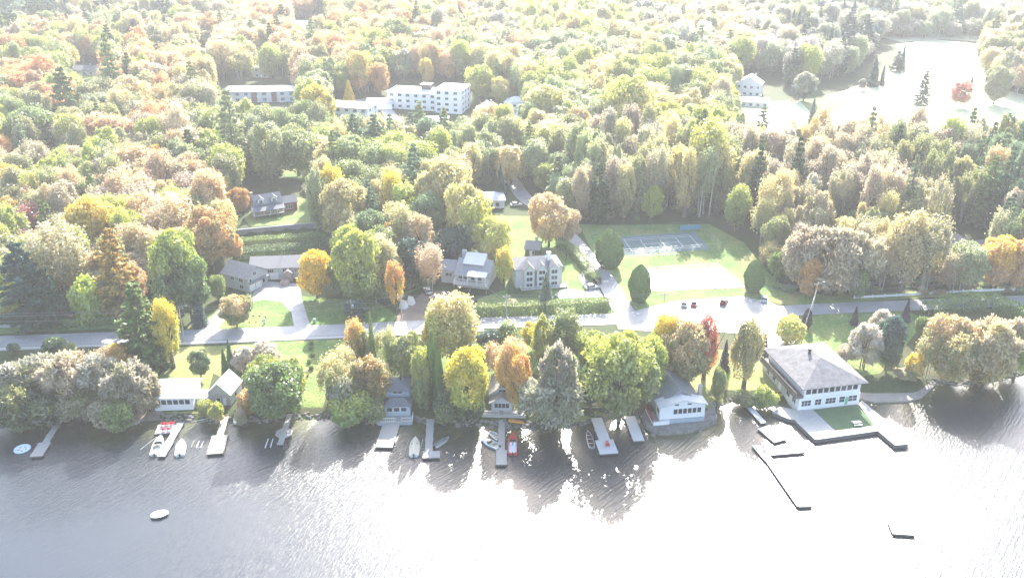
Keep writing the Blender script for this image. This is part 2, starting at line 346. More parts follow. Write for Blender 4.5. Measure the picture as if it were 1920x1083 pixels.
def twig(i):
    me = []
    C, A, Nn, M = [], [], [], []
    # fans of fine twigs from many limb ends, with sparse leaves
    n = 46; d = unit(rng.normal(size=(n, 3)) + np.array([0, 0, .35])); rr = rng.uniform(.35, 1, n) ** .5
    cen = d * rr[:, None] * np.array([.40, .40, .38]) + np.array([0, 0, .50])
    for k in range(n):
        q = unit(rng.normal(size=(170, 3)) + d[k] * .8 + np.array([0, 0, .4])); L = .15 * rng.uniform(.4, 1.1, (170, 1))
        p = cen[k] + q * L * np.array([1, 1, .8]); ok = p[:, 2] > .05
        C.append(p[ok]); A.append(q[ok]); Nn.append(rng.normal(size=(ok.sum(), 3))); M.append(np.clip(p[ok][:, 2] + rng.normal(0, .25) + rng.normal(0, .08, ok.sum()), 0, 1))
    C = np.concatenate(C); A = np.concatenate(A); N2 = np.concatenate(Nn); asp = np.where(rng.random(len(C)) < .55, 3.4, 1.0)[:, None]
    crown = quads('twiggy_crown', C, N2, .0125, LEAF, aspect=asp, axisv=A, lm=np.concatenate(M))
    return (crown, trunk_mesh('twiggy_trunk', .7, .02, 16, .08, .38, BARK, multi=3))
def pine(i):
    C, Nn, M, A = [], [], [], []
    for lv in range(15):
        z = .10 + .86 * lv / 14; Rr = .5 * (1 - ((z - .1) / .92) ** 1.25) ** .8 * random.uniform(.72, 1.08) + .03; nb = 7 if lv < 11 else 5
        for b in range(nb):
            if random.random() < .12: continue
            a = 6.28 * b / nb + random.uniform(-.4, .4) + lv; L = Rr * random.uniform(.7, 1.1); k = int(26 + 130 * L)
            t = rng.uniform(.12, 1, k) ** .7; w = .055 + .05 * t
            ang = a + rng.normal(0, 1, k) * w * .9 / np.maximum(t, .25)
            zz = z + rng.normal(0, .010, k) - .06 * t * L / .5 + .07 * (t ** 3) * L
            C.append(np.stack([np.cos(ang) * t * L, np.sin(ang) * t * L, zz], 1)); A.append(np.stack([np.cos(ang), np.sin(ang), 0 * t + .25], 1))
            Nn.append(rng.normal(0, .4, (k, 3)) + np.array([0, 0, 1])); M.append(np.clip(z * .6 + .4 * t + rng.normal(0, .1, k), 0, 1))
    C = np.concatenate(C)
    return (quads('pine_crown', C, np.concatenate(Nn), .0185, NEEDLE, aspect=1.7, axisv=np.concatenate(A), lm=np.concatenate(M), hw=1.7), trunk_mesh('pine_trunk', .96, .020, 0, .2, .2, BARK))
def spruce(i):
    C, Nn, M, A = [], [], [], []
    for lv in range(24):
        z = .04 + .94 * lv / 23; Rr = .5 * (1 - z) ** .85 * random.uniform(.85, 1.08) + .015; k = int(60 + 520 * Rr); nb = 9
        a = rng.integers(0, nb, k) * 6.28 / nb + lv * .7 + rng.normal(0, .16, k); t = rng.uniform(.3, 1, k)
        C.append(np.stack([np.cos(a)*t*Rr, np.sin(a)*t*Rr, z - .05*t*Rr/.5 + rng.normal(0, .008, k)], 1)); A.append(np.stack([np.cos(a), np.sin(a), -.3 + 0*t], 1))
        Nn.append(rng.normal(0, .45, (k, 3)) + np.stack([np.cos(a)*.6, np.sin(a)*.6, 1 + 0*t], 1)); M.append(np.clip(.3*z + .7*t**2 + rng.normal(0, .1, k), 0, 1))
    C = np.concatenate(C)
    return (quads('spruce_crown', C, np.concatenate(Nn), .020, NEEDLE, aspect=1.5, axisv=np.concatenate(A), lm=np.concatenate(M), hw=2.0), trunk_mesh('spruce_trunk', .9, .022, 0, .2, .2, BARK))
def egg(i, flatt=0):
    n = 8500; z = rng.uniform(0, 1, n); a = rng.uniform(0, 6.283, n)
    prof = .5 * np.sin(np.pi * np.clip(z * .86 + .14, 0, 1)) ** .62
    lump = 1 + .06 * np.sin(a * 5 + i * 2 + z * 9) + .05 * np.sin(a * 3 - z * 14 + i)
    r = prof * lump * (1 - np.abs(rng.normal(0, .05, n)))
    C = np.stack([np.cos(a) * r, np.sin(a) * r, z * .97 + .03], 1)
    Nn = np.stack([np.cos(a), np.sin(a), (z - .35) * 1.3], 1) + rng.normal(0, .4, (n, 3))
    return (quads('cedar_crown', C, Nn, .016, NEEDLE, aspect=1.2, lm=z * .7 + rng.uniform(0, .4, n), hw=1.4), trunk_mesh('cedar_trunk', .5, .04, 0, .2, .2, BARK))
def bush(i):
    return (lobed('bush_crown', 26, 300, .46, .5, .5, .2, .021, .9, bottom=.0, spiky=.2), trunk_mesh('bush_stems', .5, .02, 8, .05, .3, BARK, multi=3))
KINDS = {}
def kproto(k):
    if k not in KINDS:
        fn = dict(maple=maple, oval=oval, airy=airy, twig=twig, pine=pine, spruce=spruce, egg=egg, bush=bush)[k]
        KINDS[k] = [fn(i) for i in range(4 if k in ('maple', 'oval', 'airy', 'twig') else 3)]
    return KINDS[k]
T_ = dict(yel=(.74,.56,.05), ygr=(.46,.50,.08), pye=(.66,.56,.24), oli=(.30,.31,.11), grn=(.17,.25,.06), dgr=(.05,.11,.04), blu=(.06,.11,.10), ora=(.68,.38,.13), por=(.68,.48,.25),
 red=(.55,.15,.12), mar=(.32,.11,.10), tau=(.43,.36,.25), tan=(.52,.44,.28), pin=(.60,.48,.33), gry=(.39,.37,.28), pgr=(.38,.43,.19), wht=(.66,.62,.52), pur=(.075,.06,.075), och=(.50,.30,.06),
 lim=(.30,.42,.08), mgr=(.26,.32,.09), sgr=(.35,.39,.20), bgr=(.18,.26,.13))
TN = dict(yel='bright yellow', ygr='yellow green', pye='pale yellow', oli='olive', grn='green', dgr='dark green', blu='blue green', ora='orange', por='pale orange', red='red', mar='maroon', tau='taupe',
 tan='tan', pin='pinkish', gry='grey', pgr='pale green', wht='whitish', pur='dark purple', och='ochre', lim='lime green', mgr='mid green', sgr='sage green', bgr='blue green')
ONAME = dict(maple='broadleaf_tree', oval='broadleaf_tree', airy='broadleaf_tree', twig='broadleaf_tree', pine='pine_tree', spruce='spruce_tree', egg='cedar_tree', bush='bush')
NTREE = [0]; PLACED = []
LT = 1.12
def col(c, v=.10):
    k = random.uniform(1 - v, 1 + v); return [min(.9, a * k * LT * random.uniform(.95, 1.05)) for a in c]
def put_tree(X, Y, z0, wid, hgt, kind, ta, tb, label, group=None, pidx=None):
    crown, trunk = random.choice(kproto(kind)) if pidx is None else kproto(kind)[pidx]
    nm = ONAME[kind]
    rt = empty(nm, (X, Y, z0), random.uniform(0, 6.28), label, 'bush' if kind == 'bush' else 'tree', group)
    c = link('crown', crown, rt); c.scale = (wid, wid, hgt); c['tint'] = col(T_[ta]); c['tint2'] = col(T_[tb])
    if kind not in ('bush', 'egg') or hgt > 5:
        t = link('trunk', trunk, rt); t.scale = (hgt * .9,) * 2 + (hgt,)
        if kind in ('twig', 'bush', 'airy', 'maple'): t.scale = (wid * .85, wid * .85, hgt * .93)
    NTREE[0] += 1; PLACED.append((X, Y, wid)); return rt
def T(cx, yt, yb, wpx, kind, ta, tb, label, group=None):
    bx = 960 + (cx - 960) * (4270 - yb) / (4270 - (yt + yb) / 2)
    X, Y = P(bx, yb); z0 = h(X, Y)
    if z0 < .25: z0 = .25
    top = z_at(Y, yt); hgt = max(.8, top - z0)
    c = Y * CP + (CH - z0 - hgt / 2) * SP; wid = wpx / F * c
    return put_tree(X, Y, z0, wid, hgt, kind, ta, tb, label, group)
# ---- every tree and bush one can tell apart near the lake, along the road and between the houses
G1 = 'tall shrubs crowding the bank beside the narrow dock'
TREES = [
(20,676,775,110,'twig','gry','oli','grey olive twiggy willow at the far end of the bank thicket'),
(70,668,760,120,'twig','gry','oli','grey brown bare willow behind the narrow dock'),
(130,660,768,110,'twig','tan','tau','tan bare willow standing over the narrow dock'),
(180,666,760,100,'twig','gry','tan','grey tan bare willow below the single orange yellow maple'),
(240,672,775,90,'twig','gry','oli','grey bare willow beside the white cottage with six windows'),
(272,690,770,60,'twig','tan','oli','thin tan willow leaning to the white cottage lawn'),
(15,715,808,100,'twig','oli','dgr','olive bushy willow overhanging the water by the round float'),
(85,735,800,95,'bush','oli','dgr','dark olive bush at the landward end of the narrow dock'),
(150,730,795,90,'twig','oli','gry','grey olive thicket bush between narrow dock and lime bush'),
(200,742,800,70,'bush','oli','tau','brown olive bush just behind the lime green bush'),
(222,748,812,62,'bush','lim','grn','lime green bush at the water edge by the gravel bank'),
(45,770,812,60,'bush','dgr','grn','dark green bush low over the water beside narrow dock'),
(222,640,705,58,'maple','yel','por','orange yellow maple crown poking out of the grey willows'),
(190,650,715,50,'airy','por','tan','pale orange tree behind the grey willows'),
(138,662,740,50,'oval','ygr','oli','yellow olive tree inside the grey willow thicket'),
(100,627,668,46,'bush','dgr','grn','dark green roadside bush on the lake side verge'),
(23,640,664,24,'bush','dgr','grn','small round dark green bush beside the lake side verge'),
(125,640,672,40,'bush','mgr','oli','mid green bush between dark roadside bush and willows'),
(262,528,692,112,'pine','grn','dgr','big green pine standing across the lake road beside a yellow tree'),
(313,556,690,46,'oval','yel','ygr','slim yellow tree hugging the big green pine'),
(373,655,706,42,'maple','dgr','grn','small round dark green tree on the cottage lawn'),
(431,636,702,24,'spruce','dgr','grn','pointed dark spruce, tallest of three behind the steep roof shed'),
(420,652,704,20,'spruce','dgr','grn','pointed dark spruce, shortest of three behind the steep roof shed'),
(443,655,704,20,'spruce','grn','grn','pointed green spruce nearest the timber steps'),
(458,648,700,50,'twig','wht','pin','whitish flowering shrub at the top of the timber steps'),
(497,640,690,55,'twig','wht','tan','whitish flowering shrub beside the open lake lawn'),
(515,668,792,112,'maple','grn','grn','large round green maple over the octagonal dock'),
(495,665,740,70,'maple','ygr','grn','yellow green maple behind the large round green maple'),
(548,670,750,60,'oval','ygr','ygr','yellow green tree between round maple and striped lawn'),
(463,722,778,38,'bush','por','och','orange yellow bush between shed and round green maple'),
(452,760,800,28,'bush','tan','oli','tan reeds like bush beside the beached white rowing boat'),
(405,752,795,30,'twig','ygr','tan','thin yellowish shrub in front of the steep roof shed'),
(385,745,782,34,'bush','ygr','oli','yellow green bush in front of the white cottage deck'),
(668,596,700,44,'oval','ora','ygr','orange topped tree beside the lake road pole'),
(697,583,705,26,'spruce','mgr','grn','thin pointed green spruce among yellow trees by road'),
(725,605,705,46,'airy','tan','ygr','pale tan thin tree beside the thin pointed spruce'),
(640,645,735,56,'airy','pye','oli','pale yellow thin tree above the grassy slope'),
(625,665,770,60,'airy','pye','oli','pale olive thin tree edging the grassy slope'),
(640,690,790,64,'bush','oli','gry','grey olive bush at the foot of the grassy slope'),
(668,672,760,56,'twig','pin','oli','pinkish brown bare tree in the middle of the slope thicket'),
(700,668,765,66,'oval','och','oli','ochre olive tree beside the two tier grey boathouse'),
(655,728,798,96,'bush','ygr','lim','drooping yellow green bush over the rocks by grey boathouse'),
(700,740,792,50,'bush','oli','mgr','olive bush tight against the grey boathouse deck'),
(680,620,700,40,'oval','mgr','oli','bulky olive tree just below the orange topped tree'),
(762,614,722,72,'maple','oli','mgr','broad olive tree behind the grey boathouse roof'),
(793,650,760,46,'oval','ygr','oli','slim yellow green tree beside the grey boathouse'),
(790,700,775,34,'bush','oli','grn','olive bush between grey boathouse and dark cedars'),
(811,622,758,24,'egg','grn','dgr','tall narrow green cedar between boathouse and bright yellow maple'),
(822,650,765,20,'egg','grn','dgr','narrow green cedar beside the bright yellow maple'),
(876,640,775,96,'maple','yel','ygr','bright lemon yellow maple by the gabled cottage'),
(835,725,792,50,'bush','dgr','mgr','dark green bush on the shore below the yellow maple'),
(880,730,785,60,'bush','mgr','dgr','green bush beside the gabled cottage railing'),
(848,548,690,100,'oval','pye','ygr','pale yellow tall tree across the lake road'),
(815,570,680,50,'oval','yel','pye','yellow tree at the bend of brown parking ground'),
(870,600,690,50,'airy','ygr','oli','yellow olive thin tree below the tall pale yellow tree'),
(915,614,662,52,'bush','dgr','blu','dark blue green bush at the road behind the cottages'),
(948,600,650,50,'bush','mgr','grn','green bush at the road behind the gabled cottage'),
(905,640,690,40,'bush','dgr','grn','dark green bush between yellow maple and road bushes'),
(1005,598,660,58,'maple','yel','ygr','vivid yellow round maple beside the lake road'),
(960,630,755,62,'oval','por','yel','orange yellow tree overhanging the gabled cottage'),
(975,660,778,46,'oval','ora','yel','deep orange yellow tree beside the cottage railing'),
(925,640,715,40,'airy','por','pin','pale orange thin tree behind the gabled cottage'),
(1062,578,690,66,'oval','mgr','oli','tall grey green tree between road and drooping grey willow'),
(1046,640,798,74,'twig','gry','oli','tall tapering grey top of the drooping willow growth'),
(1031,698,808,124,'twig','gry','sgr','broad drooping grey green willow overhanging the water'),
(1020,590,690,50,'oval','ygr','oli','yellow green tree next to the vivid yellow maple'),
(1110,670,768,56,'maple','grn','dgr','green tree shading the small picnic lawn'),
(1022,565,606,18,'spruce','dgr','grn','small dark spruce against the long clipped hedge'),
(1165,612,790,140,'maple','ygr','mgr','very broad green tree with leaning trunk beside the metal roof boathouse'),
(1120,618,720,90,'maple','ygr','mgr','green tree behind the small picnic lawn'),
(1215,622,740,80,'maple','ygr','lim','yellow green tree overhanging the metal roof boathouse'),
(1250,585,705,62,'oval','yel','ygr','yellow green tree next to the orange maple near the parking lot'),
(1285,592,725,92,'maple','por','oli','orange and olive maple behind the metal roof boathouse'),
(1325,590,712,46,'oval','red','ora','crimson red tree at the parking lot edge'),
(1360,636,694,26,'spruce','pur','pur','dark purple small tree between red tree and lawn'),
(1348,680,752,30,'bush','mgr','oli','green bush on the lawn beside the metal roof boathouse'),
(1402,598,727,62,'oval','oli','pye','olive lollipop tree with a bare trunk on the sunny lawn'),
(1434,622,664,22,'spruce','pur','pur','dark purple small tree at the clubhouse corner'),
(1438,722,770,44,'bush','ygr','lim','yellow green bush against the clubhouse deck'),
(1395,735,768,46,'bush','mgr','oli','low olive shore bush near the start of the long jetty'),
(1420,742,775,30,'bush','dgr','mgr','dark low bush at the start of the long jetty'),
(1482,588,645,60,'bush','ygr','pye','yellow green bushy tree between parking lot and clubhouse'),
(1514,578,616,18,'egg','pur','pur','dark purple columnar shrub beside the leaning road pole'),
(1604,574,608,18,'spruce','pur','pur','dark pointed shrub on the roadside lawn'),
(1701,560,602,20,'spruce','pur','pur','dark purple pointed shrub by the curved hedge'),
(1625,602,690,66,'twig','wht','tan','whitish pale leaved tree behind the ramp'),
(1670,583,692,58,'maple','blu','dgr','dark blue green round tree behind the ramp'),
(1655,580,640,50,'twig','wht','tan','whitish fluffy crown behind the dark blue green tree'),
(1588,640,682,44,'bush','pin','tan','pinkish low bush at the corner of the roadside lawn'),
(1790,578,712,110,'maple','por','oli','wide pale orange maple on the far shore bank'),
(1745,612,708,66,'airy','pye','oli','pale yellow thin tree on the shore bank'),
(1855,590,722,100,'twig','tan','pye','tan bare spreading tree at the water edge'),
(1900,590,700,60,'twig','pin','tan','pinkish bare tree at the edge of the far shore'),
(1718,655,706,44,'bush','yel','pye','bright yellow bush near the end of the stone ramp'),
(1785,650,714,60,'bush','ygr','pye','yellow green bush at the foot of the wide orange maple'),
(1840,670,718,60,'bush','och','oli','ochre bush under the tan spreading tree'),
(1912,612,712,56,'oval','ygr','lim','yellow green tree at the outermost shore'),
(1735,585,640,40,'bush','mgr','grn','green bush beside the end of the curved hedge'),
(1700,690,712,46,'bush','oli','tan','low olive scrub at the end of the stone ramp'),
# north of the road, left
(42,452,612,120,'pine','blu','dgr','large dark blue green pine by the road verge fence'),
(92,500,612,70,'pine','dgr','blu','dark pine behind the roadside hedge'),
(112,415,585,110,'airy','tan','oli','tan olive thin leaved tree above the dark pines'),
(175,358,500,110,'maple','yel','oli','yellow olive maple up the slope above the tan tree'),
(215,425,598,92,'pine','och','oli','yellowish olive pine above the roadside hedge'),
(158,505,605,70,'bush','ygr','lim','yellow green bushy tree behind the roadside hedge'),
(130,445,560,80,'airy','tan','pin','pinkish tan thin tree beside the yellowish pine'),
(328,414,592,112,'maple','ygr','grn','yellow crowned green maple beside grey garage house'),
(350,470,602,86,'maple','grn','dgr','deep green tree in front of the yellow crowned maple'),
(371,550,610,34,'spruce','blu','blu','small blue spruce beside the lane'),
(440,545,612,62,'maple','por','grn','green bush tree with rusty top on the driveway island'),
(408,508,562,32,'bush','mgr','grn','green bush against the grey garage house'),
(392,380,505,100,'maple','ora','oli','rusty orange maple above the grey garage house'),
(315,360,480,110,'airy','por','tau','dusty orange thin tree behind the yellow crowned maple'),
(435,432,490,38,'maple','ora','por','orange maple at the corner of the retaining wall'),
(420,372,470,50,'oval','pye','pgr','pale green slender tree beside the red house'),
(400,375,440,50,'oval','pye','ygr','pale yellow tree above the rusty orange maple'),
(62,380,470,62,'airy','mar','red','maroon thin tree above the large dark pine'),
(60,430,500,50,'oval','mar','red','deep red tree just above the large dark pine'),
(20,365,450,70,'maple','ora','ygr','orange tree at the edge behind the maroon trees'),
(18,300,395,80,'maple','yel','ora','golden orange maple at the frame edge on the hillside'),
(75,305,400,60,'maple','oli','mgr','olive green tree beside the golden orange maple'),
(240,310,420,90,'airy','por','tan','pale orange thin tree on the hillside above the yellow olive maple'),
(260,345,440,90,'airy','tau','tan','taupe thin tree on the hillside slope'),
(360,320,400,80,'airy','pin','tau','pinkish thin tree beside the red house yard'),
(345,340,395,30,'maple','red','mar','small scarlet tree in the pinkish thicket'),
(447,345,400,46,'maple','och','ora','ochre maple at the corner of the red house'),
(590,460,558,68,'maple','yel','yel','round bright yellow tree in front of the grey garage house'),
(668,420,572,92,'maple','ygr','mgr','full green yellow maple beside the small dark cottage'),
(741,487,582,34,'oval','ora','yel','narrow orange tree beside the two white tents'),
(790,400,505,56,'oval','por','pin','pale orange slender tree above the stone house'),
(805,455,550,60,'airy','pin','por','thin pinkish tree with a pale trunk beside the stone house'),
(736,318,440,44,'oval','yel','pye','tall golden tree in the centre of the grove'),
(735,415,510,40,'oval','och','oli','ochre brown narrow tree in the grove'),
(700,385,490,72,'maple','bgr','mgr','blue green dense tree in the grove'),
(650,325,455,100,'maple','pye','oli','pale yellow olive broad tree in the grove'),
(618,300,420,56,'maple','yel','ygr','yellow tree at the back of the grove'),
(595,312,440,44,'oval','sgr','mgr','sage green tree beside the red house drive'),
(660,240,345,90,'maple','pgr','mgr','pale green broad tree behind the grove'),
(555,230,330,90,'maple','oli','mgr','olive green broad tree above the red house lawn'),
(500,230,345,62,'oval','mgr','oli','green tall tree above the red house'),
(830,288,440,100,'maple','pye','oli','pale yellow broad tree in the upper grove'),
(800,352,460,70,'maple','bgr','pgr','blue green tree under the pale yellow broad tree'),
(875,325,480,86,'maple','pye','ygr','pale yellow green tree beside the small garage'),
(925,392,500,80,'maple','ygr','pye','yellow green tree behind the stone and turreted houses'),
(885,400,490,60,'airy','tan','pgr','tan thin tree behind the stone house'),
(850,420,500,70,'maple','dgr','blu','dark green tree behind the stone house chimney'),
(770,440,530,70,'maple','blu','dgr','dark blue green tree behind the pinkish thin tree'),
(945,462,536,34,'oval','yel','ygr','bright yellow slim tree between the stone and turreted houses'),
(1030,354,462,86,'maple','por','pye','orange yellow broad tree beside the side road'),
(1065,385,455,56,'maple','por','tan','pale orange tree overhanging the side road'),
(939,308,372,32,'spruce','dgr','blu','dark spruce behind the small garage'),
(1024,510,568,34,'spruce','blu','sgr','blue grey spruce in front of the turreted house'),
(1143,430,502,52,'egg','grn','dgr','large egg shaped clipped cedar beside the tennis court'),
(1200,496,564,42,'egg','grn','dgr','conical clipped cedar at the sand court corner by the junction'),
(1415,487,547,38,'egg','grn','dgr','clipped cedar beside the pale car at the court'),
(1524,478,560,50,'maple','och','ora','ochre round tree beside the sand court road'),
(1505,425,540,80,'twig','tau','tan','taupe bare tree nearest the ochre round tree'),
(1560,418,552,110,'twig','tau','pin','largest taupe bare tree behind the white fence start'),
(1620,432,552,80,'twig','tan','gry','tan bare tree behind the white roadside fence'),
(1660,440,548,60,'airy','pye','tan','pale yellow thin tree behind the white roadside fence'),
(1700,395,548,80,'oval','pye','tan','tall pale yellow tree behind the white roadside fence'),
(1745,400,552,72,'airy','tan','oli','tall tan tree beside the white gabled house'),
(1812,448,548,84,'maple','sgr','pgr','sage green round tree beside the dark roofed house'),
(1790,470,552,50,'airy','pin','tan','pinkish thin tree in front of the dark roofed house'),
(1880,428,540,84,'maple','yel','por','golden yellow maple beside the dark roofed house'),
(1918,440,548,60,'maple','ora','por','orange maple at the frame edge above the white fence'),
(1385,345,432,50,'oval','ygr','mgr','yellow green tree behind the tennis court corner'),
(1610,500,556,40,'bush','lim','grn','lime green bush just behind the white fence'),
(665,556,600,46,'bush','dgr','blu','dark green bush behind the transformer pole'),
(1105,505,528,22,'bush','sgr','mgr','pale round bush by the side road gate'),
(960,560,575,26,'bush','tan','oli','tan rounded bush behind the long clipped hedge'),
(720,525,565,40,'bush','dgr','mgr','dark green bush beside the small dark cottage'),
# conspicuous farther trees
(62,192,292,100,'maple','mgr','grn','big round green maple on the far hillside'),
(205,205,300,96,'maple','por','ora','broad glowing orange maple on the far hillside'),
(135,200,270,46,'oval','ora','por','small orange tree beside the big round green maple'),
(432,165,330,78,'pine','sgr','mgr','very tall pale green pine below the flat roofed apartments'),
(122,125,250,78,'pine','dgr','mgr','dark green pine on the far hillside'),
(205,60,200,50,'pine','mgr','dgr','tall green pine near the far blue roofed house'),
(342,255,345,66,'twig','sgr','pgr','pale sage weeping tree on the far hillside'),
(290,262,345,44,'maple','och','yel','ochre yellow tree beside the pale sage weeping tree'),
(248,130,230,70,'maple','por','pye','peach coloured maple above the glowing orange maple'),
(330,190,300,60,'airy','tan','pin','tan thin tree above the pale sage weeping tree'),
(596,150,250,72,'maple','yel','mgr','green tree with golden top beside the low apartments'),
(654,150,196,30,'spruce','yel','och','yellow cone shaped tree behind the low apartments'),
(787,188,280,50,'pine','sgr','mgr','sage green pine in front of the long white apartments'),
(833,200,300,48,'pine','mgr','dgr','mid green pine beside the grey gabled house'),
(745,25,110,56,'maple','mgr','grn','tall green tree rising above the orange far wood'),
(800,108,160,28,'oval','yel','por','orange yellow tree behind the long white apartments'),
(1025,152,240,92,'maple','pye','ygr','pale lemon broad tree beyond the long white apartments'),
(937,140,196,46,'maple','pye','ygr','pale lemon small tree beside the long white apartments'),
(900,115,190,60,'maple','ygr','oli','yellow olive tree touching the long white apartments'),
(1178,128,265,100,'maple','ygr','pye','large yellow green tree in the middle of the far wood'),
(1085,195,270,50,'maple','por','pye','peach tree in the middle of the far wood'),
(1330,222,385,90,'oval','ygr','pye','tall yellow green tree above the tennis court'),
(1110,275,350,34,'oval','por','yel','orange yellow slim tree above the side road'),
(1025,300,365,50,'maple','mgr','ygr','green tree among tan trees above the side road'),
(1640,108,162,28,'spruce','blu','dgr','dark conical tree on the pale golf fairway'),
(1656,122,160,14,'spruce','blu','dgr','thin dark conical tree on the pale golf fairway'),
(1617,145,170,16,'maple','gry','pur','small round dark tree on the pale golf fairway'),
(1684,95,135,28,'pine','blu','dgr','dark pine at the edge of the pale golf fairway'),
(1694,82,130,16,'spruce','blu','dgr','thin dark spruce at the edge of the pale golf fairway'),
(1733,132,202,34,'pine','blu','gry','sparse ragged pine standing alone on the fairway'),
(1805,148,202,38,'maple','red','pin','lone red round maple on the pale fairway'),
(1823,140,160,8,'spruce','blu','gry','tiny pointed tree behind the lone red maple'),
(1872,112,196,52,'maple','oli','gry','olive oak like tree on the fairway slope'),
(1895,88,170,50,'maple','gry','oli','grey olive tree behind the oak like fairway tree'),
(1912,120,180,40,'airy','por','pin','peach thin tree beside the fairway slope'),
(1524,182,242,24,'spruce','blu','gry','dark ragged spruce in front of the fairway'),
(1492,240,330,40,'pine','mgr','gry','grey green pine rising from the pale wood'),
(1885,280,430,60,'pine','bgr','dgr','tall green pine at the wood beside the dark roofed house'),
(1855,290,430,60,'pine','mgr','dgr','tall mid green pine in the wood beyond the golden maple'),
(1915,300,430,50,'pine','bgr','blu','blue green pine at the frame edge above the orange maple'),
(1510,130,190,46,'maple','gry','blu','dusky round tree beside the far white lake house'),
(1365,120,170,34,'maple','pgr','ygr','pale green round tree behind the far white lake house'),
]
for t in TREES: T(*t)
# ------------------------------------------------------------------ the woods: filled by ground area, colours by zone
def inpoly(px, py, poly):
    c = False; n = len(poly)
    for i in range(n):
        x1, y1 = poly[i]; x2, y2 = poly[(i + 1) % n]
        if (y1 > py) != (y2 > py) and px < (x2 - x1) * (py - y1) / (y2 - y1) + x1: c = not c
    return c
CLEAR = [
 [(-400,606),(0,606),(200,600),(395,520),(430,380),(470,330),(600,350),(600,420),(650,440),(640,560),(720,560),(800,530),(960,560),(980,470),(1060,470),(1080,420),(1110,425),(1150,420),(1330,415),(1400,470),(1440,540),(1560,560),(1920,548),(2600,520),(2600,1400),(-400,1400)],
 [(870,360),(960,345),(960,300),(1010,400),(1110,455),(1090,480),(1040,470),(960,500),(860,420)],          # side road, small garage
 [(930,310),(965,310),(1100,440),(1060,450)],
 [(800,460),(1070,460),(1070,600),(800,600)],
 [(385,150),(565,150),(590,262),(400,256)], [(600,180),(720,180),(740,285),(620,285)], [(715,150),(910,150),(910,290),(715,290)],
 [(735,200),(800,210),(800,290),(760,290)], [(890,190),(990,190),(990,260),(890,260)], [(950,200),(1000,200),(990,250),(940,250)],
 [(1650,72),(1860,72),(1850,120),(1850,160),(1930,180),(2100,200),(2100,345),(1870,312),(1760,306),(1560,306),(1380,290),(1370,190),(1500,162),(1600,138)],
 [(1365,140),(1470,140),(1500,250),(1365,250)], [(1745,425),(1860,425),(1860,530),(1745,530)], [(215,85),(255,85),(262,160),(212,160)], [(125,118),(210,118),(210,205),(125,205)],
 [(365,85),(415,85),(415,150),(365,150)], [(540,38),(630,38),(630,92),(540,92)], [(470,118),(510,118),(510,150),(470,150)], [(270,115),(325,115),(320,150),(280,150)],
 [(440,330),(600,330),(620,460),(440,460)], [(1090,420),(1410,400),(1450,560),(1090,560)], [(520,300),(590,290),(590,340),(530,350)], [(60,280),(130,275),(130,330),(60,330)],
]
ZONES = [  # px centre, py centre, radius, palette weights
 (60,30,1.0,'blu bgr dgr blu gry'), (250,60,1.0,'blu oli tan pye bgr'), (150,120,1.0,'por pye oli ygr ora mgr'), (60,160,1.0,'ora por mgr ygr tan'), (60,270,1.0,'mgr ygr oli tan ora'),
 (250,250,1.0,'por tan ora oli pye sgr'), (400,60,1.0,'pye por oli ygr ora tan'), (560,60,1.0,'por ora tan pye oli'), (380,180,1.0,'oli tan pye ygr por'), (250,350,1.0,'tau tan por oli ygr'),
 (150,330,1.0,'tau oli ygr tan'), (500,280,1.0,'oli mgr ygr sgr'), (700,60,1.0,'pye por ygr pgr ora'), (750,350,1.0,'mgr pye bgr ygr'), (900,300,1.0,'ygr pye oli pgr'), (880,60,1.0,'pgr pye tan por gry'),
 (1000,40,1.0,'pye pye ygr tan wht'), (1100,120,1.0,'tan pgr pye ygr sgr'), (1150,330,1.0,'gry tan pye oli tau pgr'), (1100,230,1.0,'ygr pye ygr pgr'), (1250,200,1.0,'ygr ygr pgr mgr pye'),
 (1300,380,1.0,'tau tan pye oli pgr'), (1450,380,1.0,'tan pye tau pye oli mgr'), (1350,60,1.0,'gry pye tan sgr pye wht'), (1550,60,1.0,'blu gry blu sgr gry'), (1550,330,1.0,'pye wht por pye tan'),
 (1650,280,1.0,'pye por pye tan pgr'), (1700,370,1.0,'pin tan pye oli'), (1800,300,1.0,'pye tan ygr pgr gry'), (1870,350,1.0,'bgr mgr bgr por'), (1800,40,1.0,'gry bgr sgr gry pye wht'), (1900,120,1.0,'por pye gry oli'),
 (1350,280,1.0,'pye ygr tan pgr'), (1250,330,1.0,'pye gry ygr tan'), (1450,300,1.0,'pye tan wht pye'),
]
ZA = np.array([(z[0], z[1] * 2.2) for z in ZONES])
from mathutils import noise as mnoise
def zone_tint(px, py, x=0, y=0):
    d = np.hypot(ZA[:, 0] - px, ZA[:, 1] - py * 2.2) + rng.normal(0, 35, len(ZA)); pal = ZONES[int(np.argmin(d))][3].split()
    t = mnoise.noise(Vector((x / 42, y / 42, 3.1))) * 1.3 + random.gauss(0, .16) + .5
    return pal[int(max(0, min(.999, t)) * len(pal))]
grid = {}
def near(x, y, r):
    gx_, gy_ = int(x // 12), int(y // 12)
    for a in range(-2, 3):
        for b in range(-2, 3):
            for (u, v, w) in grid.get((gx_ + a, gy_ + b), ()):
                if (u - x) ** 2 + (v - y) ** 2 < ((r + w) * .5) ** 2: return True
    return False
for x, y, w in PLACED: grid.setdefault((int(x // 12), int(y // 12)), []).append((x, y, w * .72))
cand = []
GOLF = []
yy = 236.0
